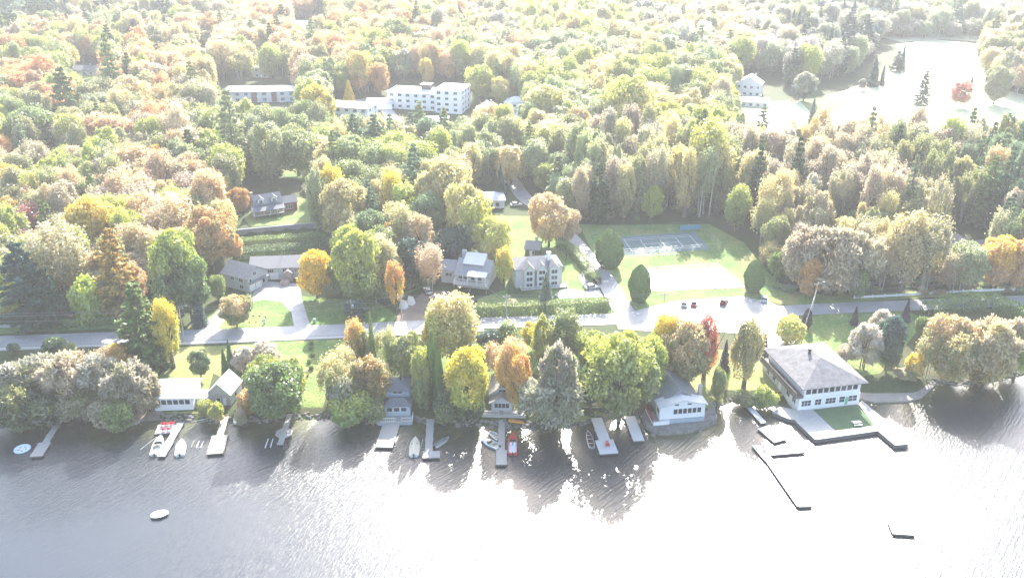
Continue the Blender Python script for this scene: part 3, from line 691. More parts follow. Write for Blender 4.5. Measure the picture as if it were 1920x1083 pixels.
while yy < 1150:
    hw_ = yy * .72 + 40; n = int(2 * hw_ * 3.0 / 14) 
    for _ in range(n):
        x = random.uniform(-hw_, hw_); y = yy + random.uniform(0, 3); z = h(x, y); px, py, c = proj(x, y, z)
        wd = random.uniform(9, 16.5) if y > 430 else random.uniform(7.5, 13.5) if y > 330 else random.uniform(7, 11)
        if y < 420 and px > 1080: wd *= .85
        if any(inpoly(px, py, q) for q in CLEAR): continue
        if near(x, y, wd * .58): continue
        grid.setdefault((int(x // 12), int(y // 12)), []).append((x, y, wd * .58)); cand.append((x, y, z, px, py, c, wd))
    yy += 3
print('wood trees', len(cand))
def wood_spec(px, py, x, y):
    ta = zone_tint(px, py, x, y); tb = random.choice([ta, ta, 'oli', 'pgr', zone_tint(px, py, x, y)])
    if ta in ('blu', 'dgr', 'bgr'):
        k = random.choice(['pine', 'oval', 'pine', 'oval', 'maple', 'spruce']); 
        if px < 400 and py < 90 or px > 1450 and py < 130: k = random.choice(['pine', 'spruce', 'spruce', 'maple'])
        if tb in ('tan', 'oli', 'por', 'pye'): tb = 'dgr'
    elif px > 1080 and py > 200: k = random.choice(['oval', 'airy', 'airy', 'maple', 'twig', 'oval'])
    elif ta in ('tau', 'gry', 'tan', 'pin'): k = random.choice(['airy', 'twig', 'maple', 'oval'])
    else: k = random.choice(['maple', 'oval', 'oval', 'airy'])
    if random.random() < .035: k, ta, tb = 'pine', random.choice(['mgr', 'sgr', 'dgr']), 'dgr'
    hg = dict(maple=(11, 18), oval=(14, 22), airy=(13, 21), twig=(9, 14), pine=(17, 25), spruce=(12, 20))[k]
    f = 1.3 if (1080 < px and 315 < py < 470) else 1.12 if py < 200 else 1.0
    return ta, tb, k, random.uniform(*hg) * f
PLACES = [(0,250,520,'hillside behind the dark roadside pines'),(250,480,520,'hillside above the grey garage house'),(480,700,330,'slope above the red house'),(480,960,520,'grove behind the stone house'),
 (960,1130,520,'wood beside the side road'),(1130,1400,520,'wood behind the tennis court'),(1400,1640,520,'wood behind the sand court and taupe trees'),(1640,1921,520,'wood behind the white roadside fence')]
def place_of(px):
    if px < 240: return 'hillside above the dark roadside pines'
    if px < 470: return 'hillside above the grey garage house'
    if px < 640: return 'slope behind the red house'
    if px < 960: return 'grove behind the stone house'
    if px < 1130: return 'wood along the side road'
    if px < 1400: return 'wood behind the tennis court'
    if px < 1640: return 'wood above the taupe bare trees'
    return 'wood behind the white roadside fence'
SHAPE = dict(maple='rounded', oval='tall', airy='airy', twig='twiggy', pine='ragged pine', spruce='pointed conifer', egg='clipped', bush='bushy')
cand.sort(key=lambda t: t[1])
room = 298 - sum(1 for t in TREES if t[4] != 'bush'); solo = []; far = []
for c in cand:
    inside = -25 < c[3] < 1945
    if room > 0 and inside and c[1] > 240: solo.append(c); room -= 1
    else: far.append(c)
specs = [(c, wood_spec(c[3], c[4], c[0], c[1])) for c in solo]
rows = {}
for c, s in specs: rows.setdefault((place_of(c[3]), TN[s[0]], SHAPE[s[2]]), []).append((c, s))
ORD = ['first', 'second', 'third', 'fourth', 'fifth', 'sixth', 'seventh', 'eighth', 'ninth', 'tenth', 'eleventh', 'twelfth', 'thirteenth', 'fourteenth', 'fifteenth', 'sixteenth', 'seventeenth', 'eighteenth', 'nineteenth', 'twentieth', 'twenty first', 'twenty second', 'twenty third', 'twenty fourth']
for (pl, tn, sh), lst in rows.items():
    lst.sort(key=lambda t: t[0][3])
    for i, (c, s) in enumerate(lst):
        which = '' if len(lst) == 1 else (', ' + ORD[i] + ' from the left')
        noun = '' if 'pine' in sh or 'conifer' in sh else ' tree'
        ta, tb, k, hg = s
        put_tree(c[0], c[1], c[2], c[6] * (1.12 if k != 'spruce' else .8), hg, k, ta, tb, f'{tn} {sh}{noun} in the {pl}{which}', 'trees of the ' + pl)
# far wood: one uncountable mass
proto_objs = []
def far_wood():
    byk = {}
    for _ in range(5200):
        y = random.uniform(238, 470); x = random.uniform(-y*.7-30, y*.7+30); z = h(x, y); px, py, c = proj(x, y, z)
        if any(inpoly(px, py, q) for q in CLEAR): continue
        ta = random.choice(['dgr', 'mgr', 'oli', 'grn', 'tan', 'bgr']); i = random.randrange(3); w_ = random.uniform(2, 5.5)
        byk.setdefault(('bush', i), []).append((x, y, z - .2, w_, w_ * random.uniform(.5, .9), col(T_[ta], .15), col(T_[random.choice(['dgr', 'oli', 'mgr'])], .15)))
    for c in far:
        ta, tb, k, hg = wood_spec(c[3], c[4], c[0], c[1]); i = random.randrange(len(kproto(k)))
        wd = c[6] * (1.15 if k != 'spruce' else .8)
        byk.setdefault((k, i), []).append((c[0], c[1], c[2], wd, hg, col(T_[ta], .15), col(T_[tb], .15)))
    return byk
byk = far_wood()
holders = {}
for o in COL.objects:
    if o.type == 'MESH' and o.name.split('.')[0] in ('crown', 'trunk'): holders.setdefault(o.data.name, o)
ng = bpy.data.node_groups.new('wood_scatter', 'GeometryNodeTree')
ng.interface.new_socket('Geometry', in_out='INPUT', socket_type='NodeSocketGeometry'); ng.interface.new_socket('Geometry', in_out='OUTPUT', socket_type='NodeSocketGeometry')
gi = ng.nodes.new('NodeGroupInput'); go = ng.nodes.new('NodeGroupOutput'); jn = ng.nodes.new('GeometryNodeJoinGeometry'); ng.links.new(jn.outputs[0], go.inputs[0])
def named(n, t):
    a = ng.nodes.new('GeometryNodeInputNamedAttribute'); a.data_type = t; a.inputs[0].default_value = n; return a.outputs[0]
pts = []; pid = []; sc1 = []; sc2 = []; t1 = []; t2 = []; rz = []
pn = 0
for (k, i), lst in byk.items():
    crown, trunk = kproto(k)[i]
    for me_, is_crown in ((crown, True), (trunk, False)):
        ho = holders.get(me_.name)
        if ho is None: continue
        sep = ng.nodes.new('GeometryNodeSeparateGeometry'); cmpn = ng.nodes.new('FunctionNodeCompare'); cmpn.data_type = 'INT'; cmpn.operation = 'EQUAL'
        ng.links.new(named('pid', 'INT'), cmpn.inputs[2]); cmpn.inputs[3].default_value = pn
        ng.links.new(gi.outputs[0], sep.inputs[0]); ng.links.new(cmpn.outputs[0], sep.inputs[1])
        ins = ng.nodes.new('GeometryNodeInstanceOnPoints'); oi = ng.nodes.new('GeometryNodeObjectInfo'); oi.transform_space = 'ORIGINAL'; oi.inputs[0].default_value = ho; oi.inputs[1].default_value = True
        ng.links.new(sep.outputs[0], ins.inputs['Points']); ng.links.new(oi.outputs['Geometry'], ins.inputs['Instance'])
        ng.links.new(named('rot', 'FLOAT_VECTOR'), ins.inputs['Rotation']); ng.links.new(named('sc_crown' if is_crown else 'sc_trunk', 'FLOAT_VECTOR'), ins.inputs['Scale'])
        ng.links.new(ins.outputs[0], jn.inputs[0])
    for (x, y, z, wd, hg, ca, cb) in lst:
        pts.append((x, y, z)); pid.append(pn); sc1.append((wd, wd, hg)); sc2.append((hg * .9, hg * .9, hg)); t1.append(ca); t2.append(cb); rz.append((0, 0, random.uniform(0, 6.28)))
    pn += 1
fm = bpy.data.meshes.new('woods_and_undergrowth'); fm.vertices.add(len(pts)); fm.vertices.foreach_set('co', np.array(pts, np.float32).ravel())
a = fm.attributes.new('pid', 'INT', 'POINT'); a.data.foreach_set('value', np.array(pid, np.int32))
for n_, v_ in (('sc_crown', sc1), ('sc_trunk', sc2), ('rot', rz), ('tint', t1), ('tint2', t2)):
    a = fm.attributes.new(n_, 'FLOAT_VECTOR', 'POINT'); a.data.foreach_set('vector', np.array(v_, np.float32).ravel())
fo = link('woods_and_undergrowth', fm); md = fo.modifiers.new('scatter', 'NODES'); md.node_group = ng
tagp(fo, kind='stuff')
print('individual trees', NTREE[0], 'mass', len(pts))
# ------------------------------------------------------------------ roads, lawns, courts
def PX(l): return [P(*p) for p in l]
LAKE_ROAD = [(-420,664),(-200,650),(0,641),(194,634),(350,630),(550,622),(650,618),(905,606),(1100,600),(1250,595),(1400,588),(1555,579),(1700,573),(1920,564),(2200,552),(2500,540)]
# lawns (draped sheets just above the ground sheet)
drape('lawn', [(320,652),(600,640),(590,700),(575,790),(560,788),(440,720),(400,700),(380,775),(300,775),(285,720),(310,690)], M_drygrass, .05)
drape('lawn', [(505,640),(790,632),(780,660),(640,655),(600,790),(545,790),(580,690),(520,660)], M_grass, .055)
drape('lawn', [(330,628),(430,565),(470,545),(620,560),(700,560),(742,590),(740,612),(550,616),(340,624)], M_grass, .05)
drape('lawn', [(-300,642),(0,626),(200,616),(345,620),(345,614),(200,600),(0,608),(-300,625)], M_grass, .05)
drape('lawn', [(445,405),(470,425),(606,418),(600,380),(560,370),(450,392)], M_grass, .05)
drape('lawn', [(500,300),(530,330),(580,345),(600,335),(560,290)], M_grass, .05)
drape('lawn', [(1080,790),(1150,785),(1175,740),(1110,735),(1075,760)], M_drygrass, .05)
drape('lawn', [(1280,700),(1345,655),(1420,660),(1480,740),(1400,755),(1345,760),(1330,775)], M_drygrass, .05)
drape('lawn', [(1500,592),(1560,588),(1700,582),(1740,600),(1650,700),(1600,710),(1560,690),(1500,648),(1480,620)], M_grass, .05)
drape('lawn', [(1085,420),(1150,422),(1330,420),(1395,455),(1430,500),(1480,545),(1600,560),(1500,576),(1400,560),(1255,568),(1230,584),(1190,580),(1150,520),(1110,470)], M_grass, .05)
drape('lawn', [(1900,548),(1600,566),(1560,574),(1480,560),(1600,552),(1900,536),(2200,530),(2200,545)], M_grass, .055)
drape('lawn', [(895,600),(1150,592),(1148,575),(960,540),(895,560)], M_grass, .05)
drape('lawn', [(800,680),(900,640),(1240,640),(1240,700),(1110,740),(1000,700),(860,710)], M_grass, .05)
# golf and far clearings
drape('golf_fairway', [(1680,84),(1750,74),(1858,86),(1850,120),(1850,160),(1925,180),(2080,205),(2080,340),(1860,308),(1740,300),(1560,300),(1385,280),(1400,212),(1440,205),(1500,190),(1570,175),(1640,150),(1695,112)], M_golf, .22, step=8)
drape('lawn', [(1500,190),(1560,178),(1590,190),(1560,215),(1520,212)], M_grass, .3, step=8)
drape('golf_fairway', [(1640,68),(1660,62),(1800,66),(1880,72),(1850,80),(1760,74),(1690,80)], M_golf, .3, step=8)
drape('lawn', [(1385,195),(1480,190),(1490,215),(1400,222)], M_golf, .3, step=8)
drape('lawn', [(130,128),(200,135),(215,165),(150,150)], M_grass, .3, step=8)
drape('lawn', [(690,225),(735,222),(790,262),(745,275)], M_grass, .3, step=6)
# paved and gravel ground
drape('driveway', [(470,562),(478,545),(502,528),(562,532),(566,560),(582,612),(552,613),(546,585),(528,566),(492,562),(440,575),(405,622),(365,626),(392,600),(415,578),(440,568)], M_asph, .10)
drape('brown_parking_ground', [(738,612),(745,590),(790,550),(830,545),(870,560),(830,600),(800,610)], M_dirt, .10)
drape('driveway', [(1040,552),(1060,540),(1100,548),(1085,520),(1095,505),(1125,545),(1130,556),(1050,560)], M_conc, .10)
drape('parking_lot', [(1150,592),(1262,566),(1300,562),(1390,556),(1440,566),(1500,590),(1480,612),(1490,640),(1475,662),(1435,664),(1420,640),(1380,625),(1300,618),(1240,622),(1160,616)], M_lot, .10)
drape('sand_court_surround', [(1209,501),(1345,492),(1412,540),(1222,547)], M_dirt, .09)
drape('sand_court', [(1211,507),(1345,504),(1396,538),(1222,546)], M_sand, .13)
ribbon('side_road', PX([(1185,600),(1165,575),(1135,525),(1100,480),(1062,438),(1025,400),(985,372),(962,342),(945,320),(925,300)]), 6.2, M_asph, .12)
ribbon('upper_road', PX([(800,300),(775,260),(745,232),(722,205),(700,190),(640,192)]), 6.5, M_asph, .25)
drape('parking_lot', [(925,240),(950,205),(990,200),(1000,240)], M_asph, .25, step=6)
ribbon('lake_road', PX(LAKE_ROAD), 6.8, M_asph, .16)
ribbon('pavement', PX(LAKE_ROAD[:8]), 1.5, M_conc, .13, off=-4.5, thick=.12)
_r = [W(x, y, .45) for x, y in ((1600,744),(1640,753),(1700,751),(1728,744),(1757,718),(1735,704),(1655,698),(1605,716))]
tagp(MB().prism(0, [(x, y, -1.2) for x, y in _r], [(x, y, .45) for x, y in _r]).build('stone_ramp', M_beach), kind='structure')
drape('lawn', [(1052,560),(1062,470),(1000,405),(930,405),(900,470),(960,560)], M_grass, .05)
drape('lawn', [(1064,475),(1120,545),(1150,575),(1150,590),(1050,575),(1055,520)], M_grass, .055)
drape('lawn', [(640,560),(745,560),(830,520),(830,480),(700,500)], M_grass, .045)
drape('gravel_bank', [(240,800),(285,740),(297,745),(300,790),(262,812)], M_dirt, .12)
# tennis court
ta_, tb_ = Vector(P(1170,472)), Vector(P(1325,462)); ux = (tb_ - ta_).normalized(); uy = Vector((-ux.y, ux.x)); c0 = Vector(P(1240,456))
def crt(u, v, q=c0): p = q + ux * u + uy * v; return (p.x, p.y)
drape('tennis_court', [crt(-15,-8.2), crt(15,-8.2), crt(15,8.2), crt(-15,8.2)], M_court, .10, px=False)
mk = MB()
def line(u0, v0, u1, v1, w=.10):
    d = Vector((u1-u0, v1-v0)).normalized(); n = Vector((-d.y, d.x)) * w; K = 8
    for i in range(K):
        a = (u0+(u1-u0)*i/K, v0+(v1-v0)*i/K); b = (u0+(u1-u0)*(i+1)/K, v0+(v1-v0)*(i+1)/K)
        q = [crt(a[0]-n.x, a[1]-n.y), crt(b[0]-n.x, b[1]-n.y), crt(b[0]+n.x, b[1]+n.y), crt(a[0]+n.x, a[1]+n.y)]
        mk.add([(x, y, h(x, y) + .135) for x, y in q], [(0,1,2,3)])
for v in (-5.5, -4.1, 4.1, 5.5): line(-11.9, v, 11.9, v)
for u in (-11.9, 11.9): line(u, -5.5, u, 5.5)
for u in (-6.4, 6.4): line(u, -4.1, u, 4.1)
line(-6.4, 0, 6.4, 0)
tagp(mk.build('court_markings', mat('court_line_paint', (.55,.57,.57), .5, .05)), kind='structure')
def net(u_, q, half, hh, label, nm, z=None):
    a, b = crt(*u_[0], q=q), crt(*u_[1], q=q); za = h(*a); rt = empty(nm, (a[0], a[1], za), 0, label, 'sports net')
    L = Vector((b[0]-a[0], b[1]-a[1], 0))
    for k in (0, 1): MB().bar(L*k, L*k + Vector((0,0,hh+.1)), .06).build('post', GALV, rt)
    mb = MB(); 
    for z_ in np.linspace(hh*(.55 if hh > 1.5 else .05), hh, 5): mb.bar(Vector((0,0,z_)), L + Vector((0,0,z_)), .018, 4)
    for t in np.linspace(0, 1, 24): mb.bar(L*t + Vector((0,0,hh*(.55 if hh > 1.5 else .05))), L*t + Vector((0,0,hh)), .012, 4)
    mb.build('netting', BLK, rt)
net(((0,-6.2),(0,6.2)), c0, 6, 1.05, 'tennis net across the middle of the grey green court', 'tennis_net')
for i, (x_, t_) in enumerate(((1255,'first from the junction'),(1330,'nearest the clipped cedar'))):
    net(((0,-4.6),(0,4.6)), Vector(P(x_,523)), 5, 2.4, f'volleyball net on the pale sand court, {t_}', 'volleyball_net')
# tall wire fence round the tennis court
fc = [crt(-17,-10), crt(17.5,-10), crt(17.5,10), crt(-17,10), crt(-17,-10)]
rt = empty('wire_fence', (*fc[0], h(*fc[0])), 0, 'tall thin wire fence round the tennis court', 'fence'); o0 = Vector((*fc[0], h(*fc[0])))
wm_ = MB()
for i in range(4):
    a, b = Vector(fc[i]), Vector(fc[i+1]); n = max(2, int((b-a).length / 4))
    for k in range(n):
        p = a.lerp(b, k/n); z = h(*p); MB().bar(Vector((*p, z))-o0, Vector((*p, z+3.0))-o0, .05).build('post', GALV, rt)
    for zz in (.1, .8, 1.5, 2.25, 3.0): wm_.bar(Vector((*a, h(*a)+zz))-o0, Vector((*b, h(*b)+zz))-o0, .02, 4)
wm_.build('wire_mesh', GALV, rt)
_a, _b = Vector(fc[2]), Vector(fc[2]).lerp(Vector(fc[3]), .22); MB().prism(0, [Vector((*_a, h(*_a)+.15))-o0, Vector((*_b, h(*_b)+.15))-o0, Vector((*_b, h(*_b)+2.0))-o0, Vector((*_a, h(*_a)+2.0))-o0], [Vector((_a.x, _a.y-.04, h(*_a)+.15))-o0, Vector((_b.x, _b.y-.04, h(*_b)+.15))-o0, Vector((_b.x, _b.y-.04, h(*_b)+2.0))-o0, Vector((_a.x, _a.y-.04, h(*_a)+2.0))-o0]).build('blue_screen', mat('blue_mesh_fabric', (.08,.28,.40), .7, .08), rt)
# ------------------------------------------------------------------ buildings
class House:
    def __init__(s, name, label, cat, A, B, z0=None, group=None):
        A = Vector(A); B = Vector(B); d = B - A; s.w = d.length; rz = math.atan2(d.y, d.x)
        s.z0 = min(h(*A), h(*B)) if z0 is None else z0
        s.rt = empty(name, (A.x, A.y, s.z0), rz, label, cat, group)
    def part(s, mb, name, m, parent=None): return mb.build(name, m, parent or s.rt)
    def block(s, x0, y0, w, d, z0, ht, wall=None, roof='gable', ax='x', rh=2.2, rm=None, ov=.45, fnd=1.5, wname='wall'):
        mb = MB(); x1, y1, z1 = x0 + w, y0 + d, z0 + ht; zb = z0 - (fnd if z0 <= .01 else 0)
        if wall:
            if roof == 'gable' and ax == 'x':
                ring = lambda x: [(x,y0,zb),(x,y0,z1),(x,(y0+y1)/2,z1+rh),(x,y1,z1),(x,y1,zb)]; mb.prism(0, ring(x0), ring(x1))
            elif roof == 'gable':
                ring = lambda y: [(x0,y,zb),(x0,y,z1),((x0+x1)/2,y,z1+rh),(x1,y,z1),(x1,y,zb)]; mb.prism(0, ring(y0), ring(y1))
            elif roof == 'shed':
                ring = lambda x: [(x,y0,zb),(x,y0,z1),(x,y1,z1+rh),(x,y1,zb)]; mb.prism(0, ring(x0), ring(x1))
            else: mb.box(x0, x1, y0, y1, zb, z1)
            s.part(mb, wname, wall)
        r = MB(); t = .16; o = ov
        if roof == 'gable':
            if ax == 'x':
                ym = (y0+y1)/2; k = rh / (ym - y0); e = z1 - k*o
                ring = lambda x: [(x,y0-o,e+.03),(x,ym,z1+rh+.03),(x,y1+o,e+.03),(x,y1+o,e+.03+t),(x,ym,z1+rh+.03+t*1.2),(x,y0-o,e+.03+t)]; r.prism(0, ring(x0-o), ring(x1+o))
            else:
                xm = (x0+x1)/2; k = rh / (xm - x0); e = z1 - k*o
                ring = lambda y: [(x0-o,y,e+.03),(xm,y,z1+rh+.03),(x1+o,y,e+.03),(x1+o,y,e+.03+t),(xm,y,z1+rh+.03+t*1.2),(x0-o,y,e+.03+t)]; r.prism(0, ring(y0-o), ring(y1+o))
        elif roof == 'shed':
            k = rh / d; ring = lambda x: [(x,y0-o,z1-k*o+.03),(x,y1+o,z1+rh+k*o+.03),(x,y1+o,z1+rh+k*o+.03+t),(x,y0-o,z1-k*o+.03+t)]; r.prism(0, ring(x0-o), ring(x1+o))
        elif roof == 'hip':
            W2, D2 = w/2 + o, d/2 + o; xm, ym = (x0+x1)/2, (y0+y1)/2
            if w >= d: rd = max(.05, W2 - D2); top = [(xm-rd,ym,z1+rh),(xm+rd,ym,z1+rh)]
            else: rd = max(.05, D2 - W2); top = [(xm,ym-rd,z1+rh),(xm,ym+rd,z1+rh)]
            b = [(x0-o,y0-o,z1+.03),(x1+o,y0-o,z1+.03),(x1+o,y1+o,z1+.03),(x0-o,y1+o,z1+.03)]; u = [(p[0],p[1],z1+.2) for p in b]
            fs = [(3,2,1,0),(0,1,5,4),(1,2,6,5),(2,3,7,6),(3,0,4,7)]
            fs += [(4,5,9,8),(5,6,9),(6,7,8,9),(7,4,8)] if w >= d else [(4,5,8),(5,6,9,8),(6,7,9),(7,4,8,9)]
            r.add(b + u + top, fs)
        elif roof == 'flat': r.box(x0-o, x1+o, y0-o, y1+o, z1+.03, z1+.35)
        return s.part(r, 'roof', rm or RGRY)
    def win(s, face, u, z, w, ht, at=0, nx=1, nz=1, trim=None, name='window', glass=None):
        """face f/b: at = y of the wall; face l/r: at = x of the wall"""
        fr, pn = MB(), MB(); t = .09; g = -1 if face in 'fl' else 1
        def bx(mb, u0, u1, z0, z1, d0, d1):
            a, b = sorted((at + g*d0, at + g*d1))
            if face in 'fb': mb.box(u0, u1, a, b, z0, z1)
            else: mb.box(a, b, u0, u1, z0, z1)
        bx(fr, u-t, u+w+t, z+ht, z+ht+t, 0, .08); bx(fr, u-t, u+w+t, z-t, z, 0, .1); bx(fr, u-t, u, z, z+ht, 0, .08); bx(fr, u+w, u+w+t, z, z+ht, 0, .08)
        for i in range(1, nx): bx(fr, u+w*i/nx-.04, u+w*i/nx+.04, z, z+ht, 0, .06)
        for i in range(1, nz): bx(fr, u, u+w, z+ht*i/nz-.03, z+ht*i/nz+.03, 0, .055)
        bx(pn, u, u+w, z, z+ht, .005, .035)
        f = s.part(fr, name, trim or TRIM); pn.build('pane', glass or GLASS, f); return f
    def door(s, face, u, z, w, ht, at=0, m=None, name='door'):
        mb = MB(); g = -1 if face in 'fl' else 1; a, b = sorted((at, at + g*.07))
        if face in 'fb': mb.box(u, u+w, a, b, z, z+ht)
        else: mb.box(a, b, u, u+w, z, z+ht)
        d = s.part(mb, name, m or TRIM); c, e = sorted((at + g*.07, at + g*.12)); hb = MB()
        if face in 'fb': hb.box(u+w*.8, u+w*.86, c, e, z+ht*.45, z+ht*.52)
        else: hb.box(c, e, u+w*.8, u+w*.86, z+ht*.45, z+ht*.52)
        hb.build('handle', BLK, d); return d
    def chim(s, x, y, z0, z1, a=.5, m=None):
        c = s.part(MB().box(x-a, x+a, y-a, y+a, z0, z1), 'chimney', m or CONC); MB().box(x-a-.08, x+a+.08, y-a-.08, y+a+.08, z1+.002, z1+.15).build('chimney_cap', m or CONC, c); return c
    def rail(s, pts, z, hh=1.0, m=None, gap=.45):
        mb = MB(); m = m or TRIM
        for i in range(len(pts)-1):
            a, b = Vector((*pts[i], z)), Vector((*pts[i+1], z)); n = max(1, int((b-a).length/gap))
            mb.bar(a+Vector((0,0,hh)), b+Vector((0,0,hh)), .06, 4); mb.bar(a+Vector((0,0,.12)), b+Vector((0,0,.12)), .04, 4)
            for k in range(n+1):
                p = a.lerp(b, k/n); mb.bar(p, p+Vector((0,0,hh)), .05 if k % 4 == 0 else .025, 4)
        return s.part(mb, 'railing', m)
    def deck(s, x0, x1, y0, y1, z, m=None, posts=1.0):
        mb = MB(); k = x0
        while k < x1 - .01: mb.box(k, min(x1, k+.27), y0, y1, z, z+.1); k += .3
        mb.box(x0, x1, y0+.02, y1-.02, z-.16, z-.003); d = s.part(mb, 'deck', m or WOODG)
        for x in (x0+.15, (x0+x1)/2, x1-.15): s.part(MB().box(x-.1, x+.1, y0+.1, y0+.3, z-posts-.6, z-.165), 'post', POST)
        return d
def at(px, py, z): return W(px, py, z)
# 1 lakeside cottage with the strip of six windows
H1 = House('white_cottage', 'low white cottage with six dark windows facing the lake', 'cottage', P(291,771), P(364,767)); w = H1.w
H1.block(0, 0, w, 7.0, 0, 3.7, WHITE, 'shed', rh=.8, rm=RPAL, ov=.5)
for i in range(6): H1.win('f', .45 + i*(w-.9)/6, 1.9, (w-.9)/6-.25, 1.25, 0)
H1.win('r', 2.5, 1.3, 1.2, 1.0, w); H1.door('r', 5, .1, .9, 2, w)
H1.block(w+.05, 2.2, 2.6, 3.2, 0, 2.0, WHITE, 'shed', rh=.35, rm=RPAL, ov=.2, wname='annex_wall'); H1.win('f', w+1, 1.0, .9, .7, 2.2)
H1.part(MB().bar((w*.55,5,3.6),(w*.55,5,4.5),.12), 'flue', GALV)
# 2 steep roofed shed
H2 = House('boat_shed', 'steep roofed shed with one white and one weathered brown side by the tan dock', 'boathouse', P(393,757), P(434,760)); w = H2.w
H2.block(0, 0, w, 6.6, 0, 3.2, WHITE, 'gable', 'y', 2.7, RPAL, .4); H2.part(MB().prism(0, [(0.05,-.05,0),(w-.05,-.05,0),(w-.05,-.05,3.15),(w/2,-.05,5.75),(.05,-.05,3.15)], [(0.05,-.004,0),(w-.05,-.004,0),(w-.05,-.004,3.15),(w/2,-.004,5.75),(.05,-.004,3.15)]), 'front_cladding', SHGL); H2.win('f', w*.35, 1, 1.0, 1.0, -.05); H2.win('r', 2.4, 1.2, .9, .8, w)
H2.door('f', w*.65, .05, .85, 1.95, -.05)
# 3 two tier grey boathouse
H3 = House('grey_boathouse', 'two tier blue grey boathouse with dark slate roofs and railed deck', 'boathouse', P(722,783), P(770,781), z0=1.2); w = H3.w
H3.block(0, 0, w, 3.2, 0, 2.5, BLUG, 'hip', rh=1.3, rm=RSLT, ov=.45); H3.block(.3, 3.3, w-.6, 6.0, 0, 4.6, BLUG, 'hip', rh=1.7, rm=RSLT, ov=.4, wname='upper_wall')
for i in range(3): H3.win('f', .5 + i*(w-1)/3, 1.0, (w-1)/3-.35, 1.1)
H3.win('f', w*.3, 4.0, w*.4, .45, 3.3, nx=2)
H3.deck(-1.6, w+.6, -2.6, 0, -.25, LBLU if 0 else WOODG, 1.0); H3.rail([(-1.6,0),(-1.6,-2.6),(w*.45,-2.6)], -.15); H3.rail([(w*.68,-2.6),(w+.6,-2.6),(w+.6,0)], -.15)
H3.part(MB().box(-1.5, w+.5, -2.55, -2.45, -1.6, -.45), 'skirt', BLUG); H3.chim(w*.6, 6.5, 5.5, 7.1, .15, BLK)
# 4 gabled cottage
H4 = House('gabled_cottage', 'brown roofed gabled cottage under an orange yellow tree with pale railing', 'cottage', P(920,772), P(962,773), z0=1.6); w = H4.w
H4.block(0, 2.6, w, 8.5, 0, 3.2, TAUP, 'gable', 'y', 2.1, RBRN, .6); H4.block(.2, 0, w-.4, 2.55, 0, 2.3, TAUP, 'gable', 'y', 1.5, RBRN, .6, wname='porch_wall')
H4.win('f', .9, .7, w-1.8, 1.3, 0, nx=4); H4.win('f', w*.35, 3.4, w*.3, .8, 2.6)
H4.deck(-2.0, w+3.2, -2.0, 0, -.1, WOODG); H4.rail([(-2,0),(-2,-2),(w*.38,-2)], 0); H4.rail([(w*.62,-2),(w+3.2,-2),(w+3.2,0)], 0)
H4.part(MB().box(-2, w+3.2, -1.95, -1.8, -1.7, -.3), 'stone_base', CONC)
# 5 metal roof boathouse
H5 = House('metal_roof_boathouse', 'long blue grey metal roofed boathouse with white glazed gable on a stone pier', 'boathouse', W(1236,792,1.2), W(1320,785,1.2), z0=1.2); w = H5.w
H5.block(0, .0, w, 3.0, 0, 4.2, TRIM, 'gable', 'y', 1.5, RPAL, .5); H5.block(.5, 3.05, w-1.4, 15.5, 0, 4.0, GREY, 'gable', 'y', 2.7, RMET, .7, wname='long_wall')
for i in range(6): H5.win('f', w*.30 + i*w*.105, 2.05, w*.085, 1.35, 0)
H5.win('l', .5, 2.1, 1.8, 1.2, 0, nx=2); H5.win('r', .6, 2.1, 1.8, 1.2, w, nx=3)
for i in (-1, 1): H5.win('f', w*.5 + i*w*.14 - .5, 4.35, 1.0, .4, 0)
H5.part(MB().box(-1.6, -.06, .3, 4.5, -.3, .35), 'side_deck', WOODG); H5.part(MB().box(-1.6, -1.45, .3, 6.5, .36, 1.3), 'red_panel', REDV)
H5.part(MB().box(-1.7, w*.2, -.9, -.75, -.1, .9).box(-1.7, -1.62, -.9, 6, -.1, .34), 'white_parapet', TRIM)
H5.part(MB().box(w*.22, w*.98, -.5, -.02, -.9, .8), 'plinth', BLUG); H5.chim(w+.3, 5, 0, 6.2, .35, CONC)
# stone pier below
pp = [W(x, y, .6) for x, y in ((1205,782),(1212,800),(1238,812),(1290,808),(1326,797),(1344,788),(1340,765),(1320,740),(1215,745))]
pm = MB(); n = len(pp); cx = sum(p[0] for p in pp)/n; cyy = sum(p[1] for p in pp)/n
pm.prism(0, [(cx+(p[0]-cx)*1.06, cyy+(p[1]-cyy)*1.06, -1.5) for p in pp], [(p[0], p[1], 1.05) for p in pp]); tagp(pm.build('stone_pier', M_rock), 'rough grey stone pier under the metal roofed boathouse', 'pier')
# 6 clubhouse on its deck
A6, B6 = W(1496,768,1.1), W(1610,755,1.1)
H6 = House('clubhouse', 'large two storey clubhouse with grey hipped roof and white window bands', 'clubhouse', A6, B6, z0=1.1); w = H6.w
D6 = 19.5
H6.block(0, 0, w, D6, 0, 3.0, TRIM, 'none', ov=.2, rm=RDRK, fnd=1.4); 
H6.block(1.2, .25, w-1.3, D6-.5, 3.0, 2.9, TRIM, 'hip', rh=3.5, rm=RCLB, ov=1.2, wname='upper_wall')
H6.part(MB().box(-1.0, 1.1, .2, D6, 3.02, 3.5).box(-.9, -.7, .2, D6, 3.51, 4.6), 'balcony', RDRK)
H6.part(MB().box(-.03, -.005, 6, D6-.2, .1, 2.9), 'side_panel', TAUP)
for i in range(9): H6.win('f', 1.6 + i*(w-2.2)/9, 3.95, (w-2.2)/9-.3, 1.35, .25)
for u, ww, n_ in ((.7,2.4,3),(4.2,1.6,2),(7.0,2.6,3),(10.6,1.4,1),(13.0,2.2,2)): H6.win('f', u, .9, ww, 1.5, 0, nx=n_, nz=2)
H6.door('f', 12.2, .05, .7, 2.1, 0, mat('green_door', (.12,.45,.3), .5, .05))
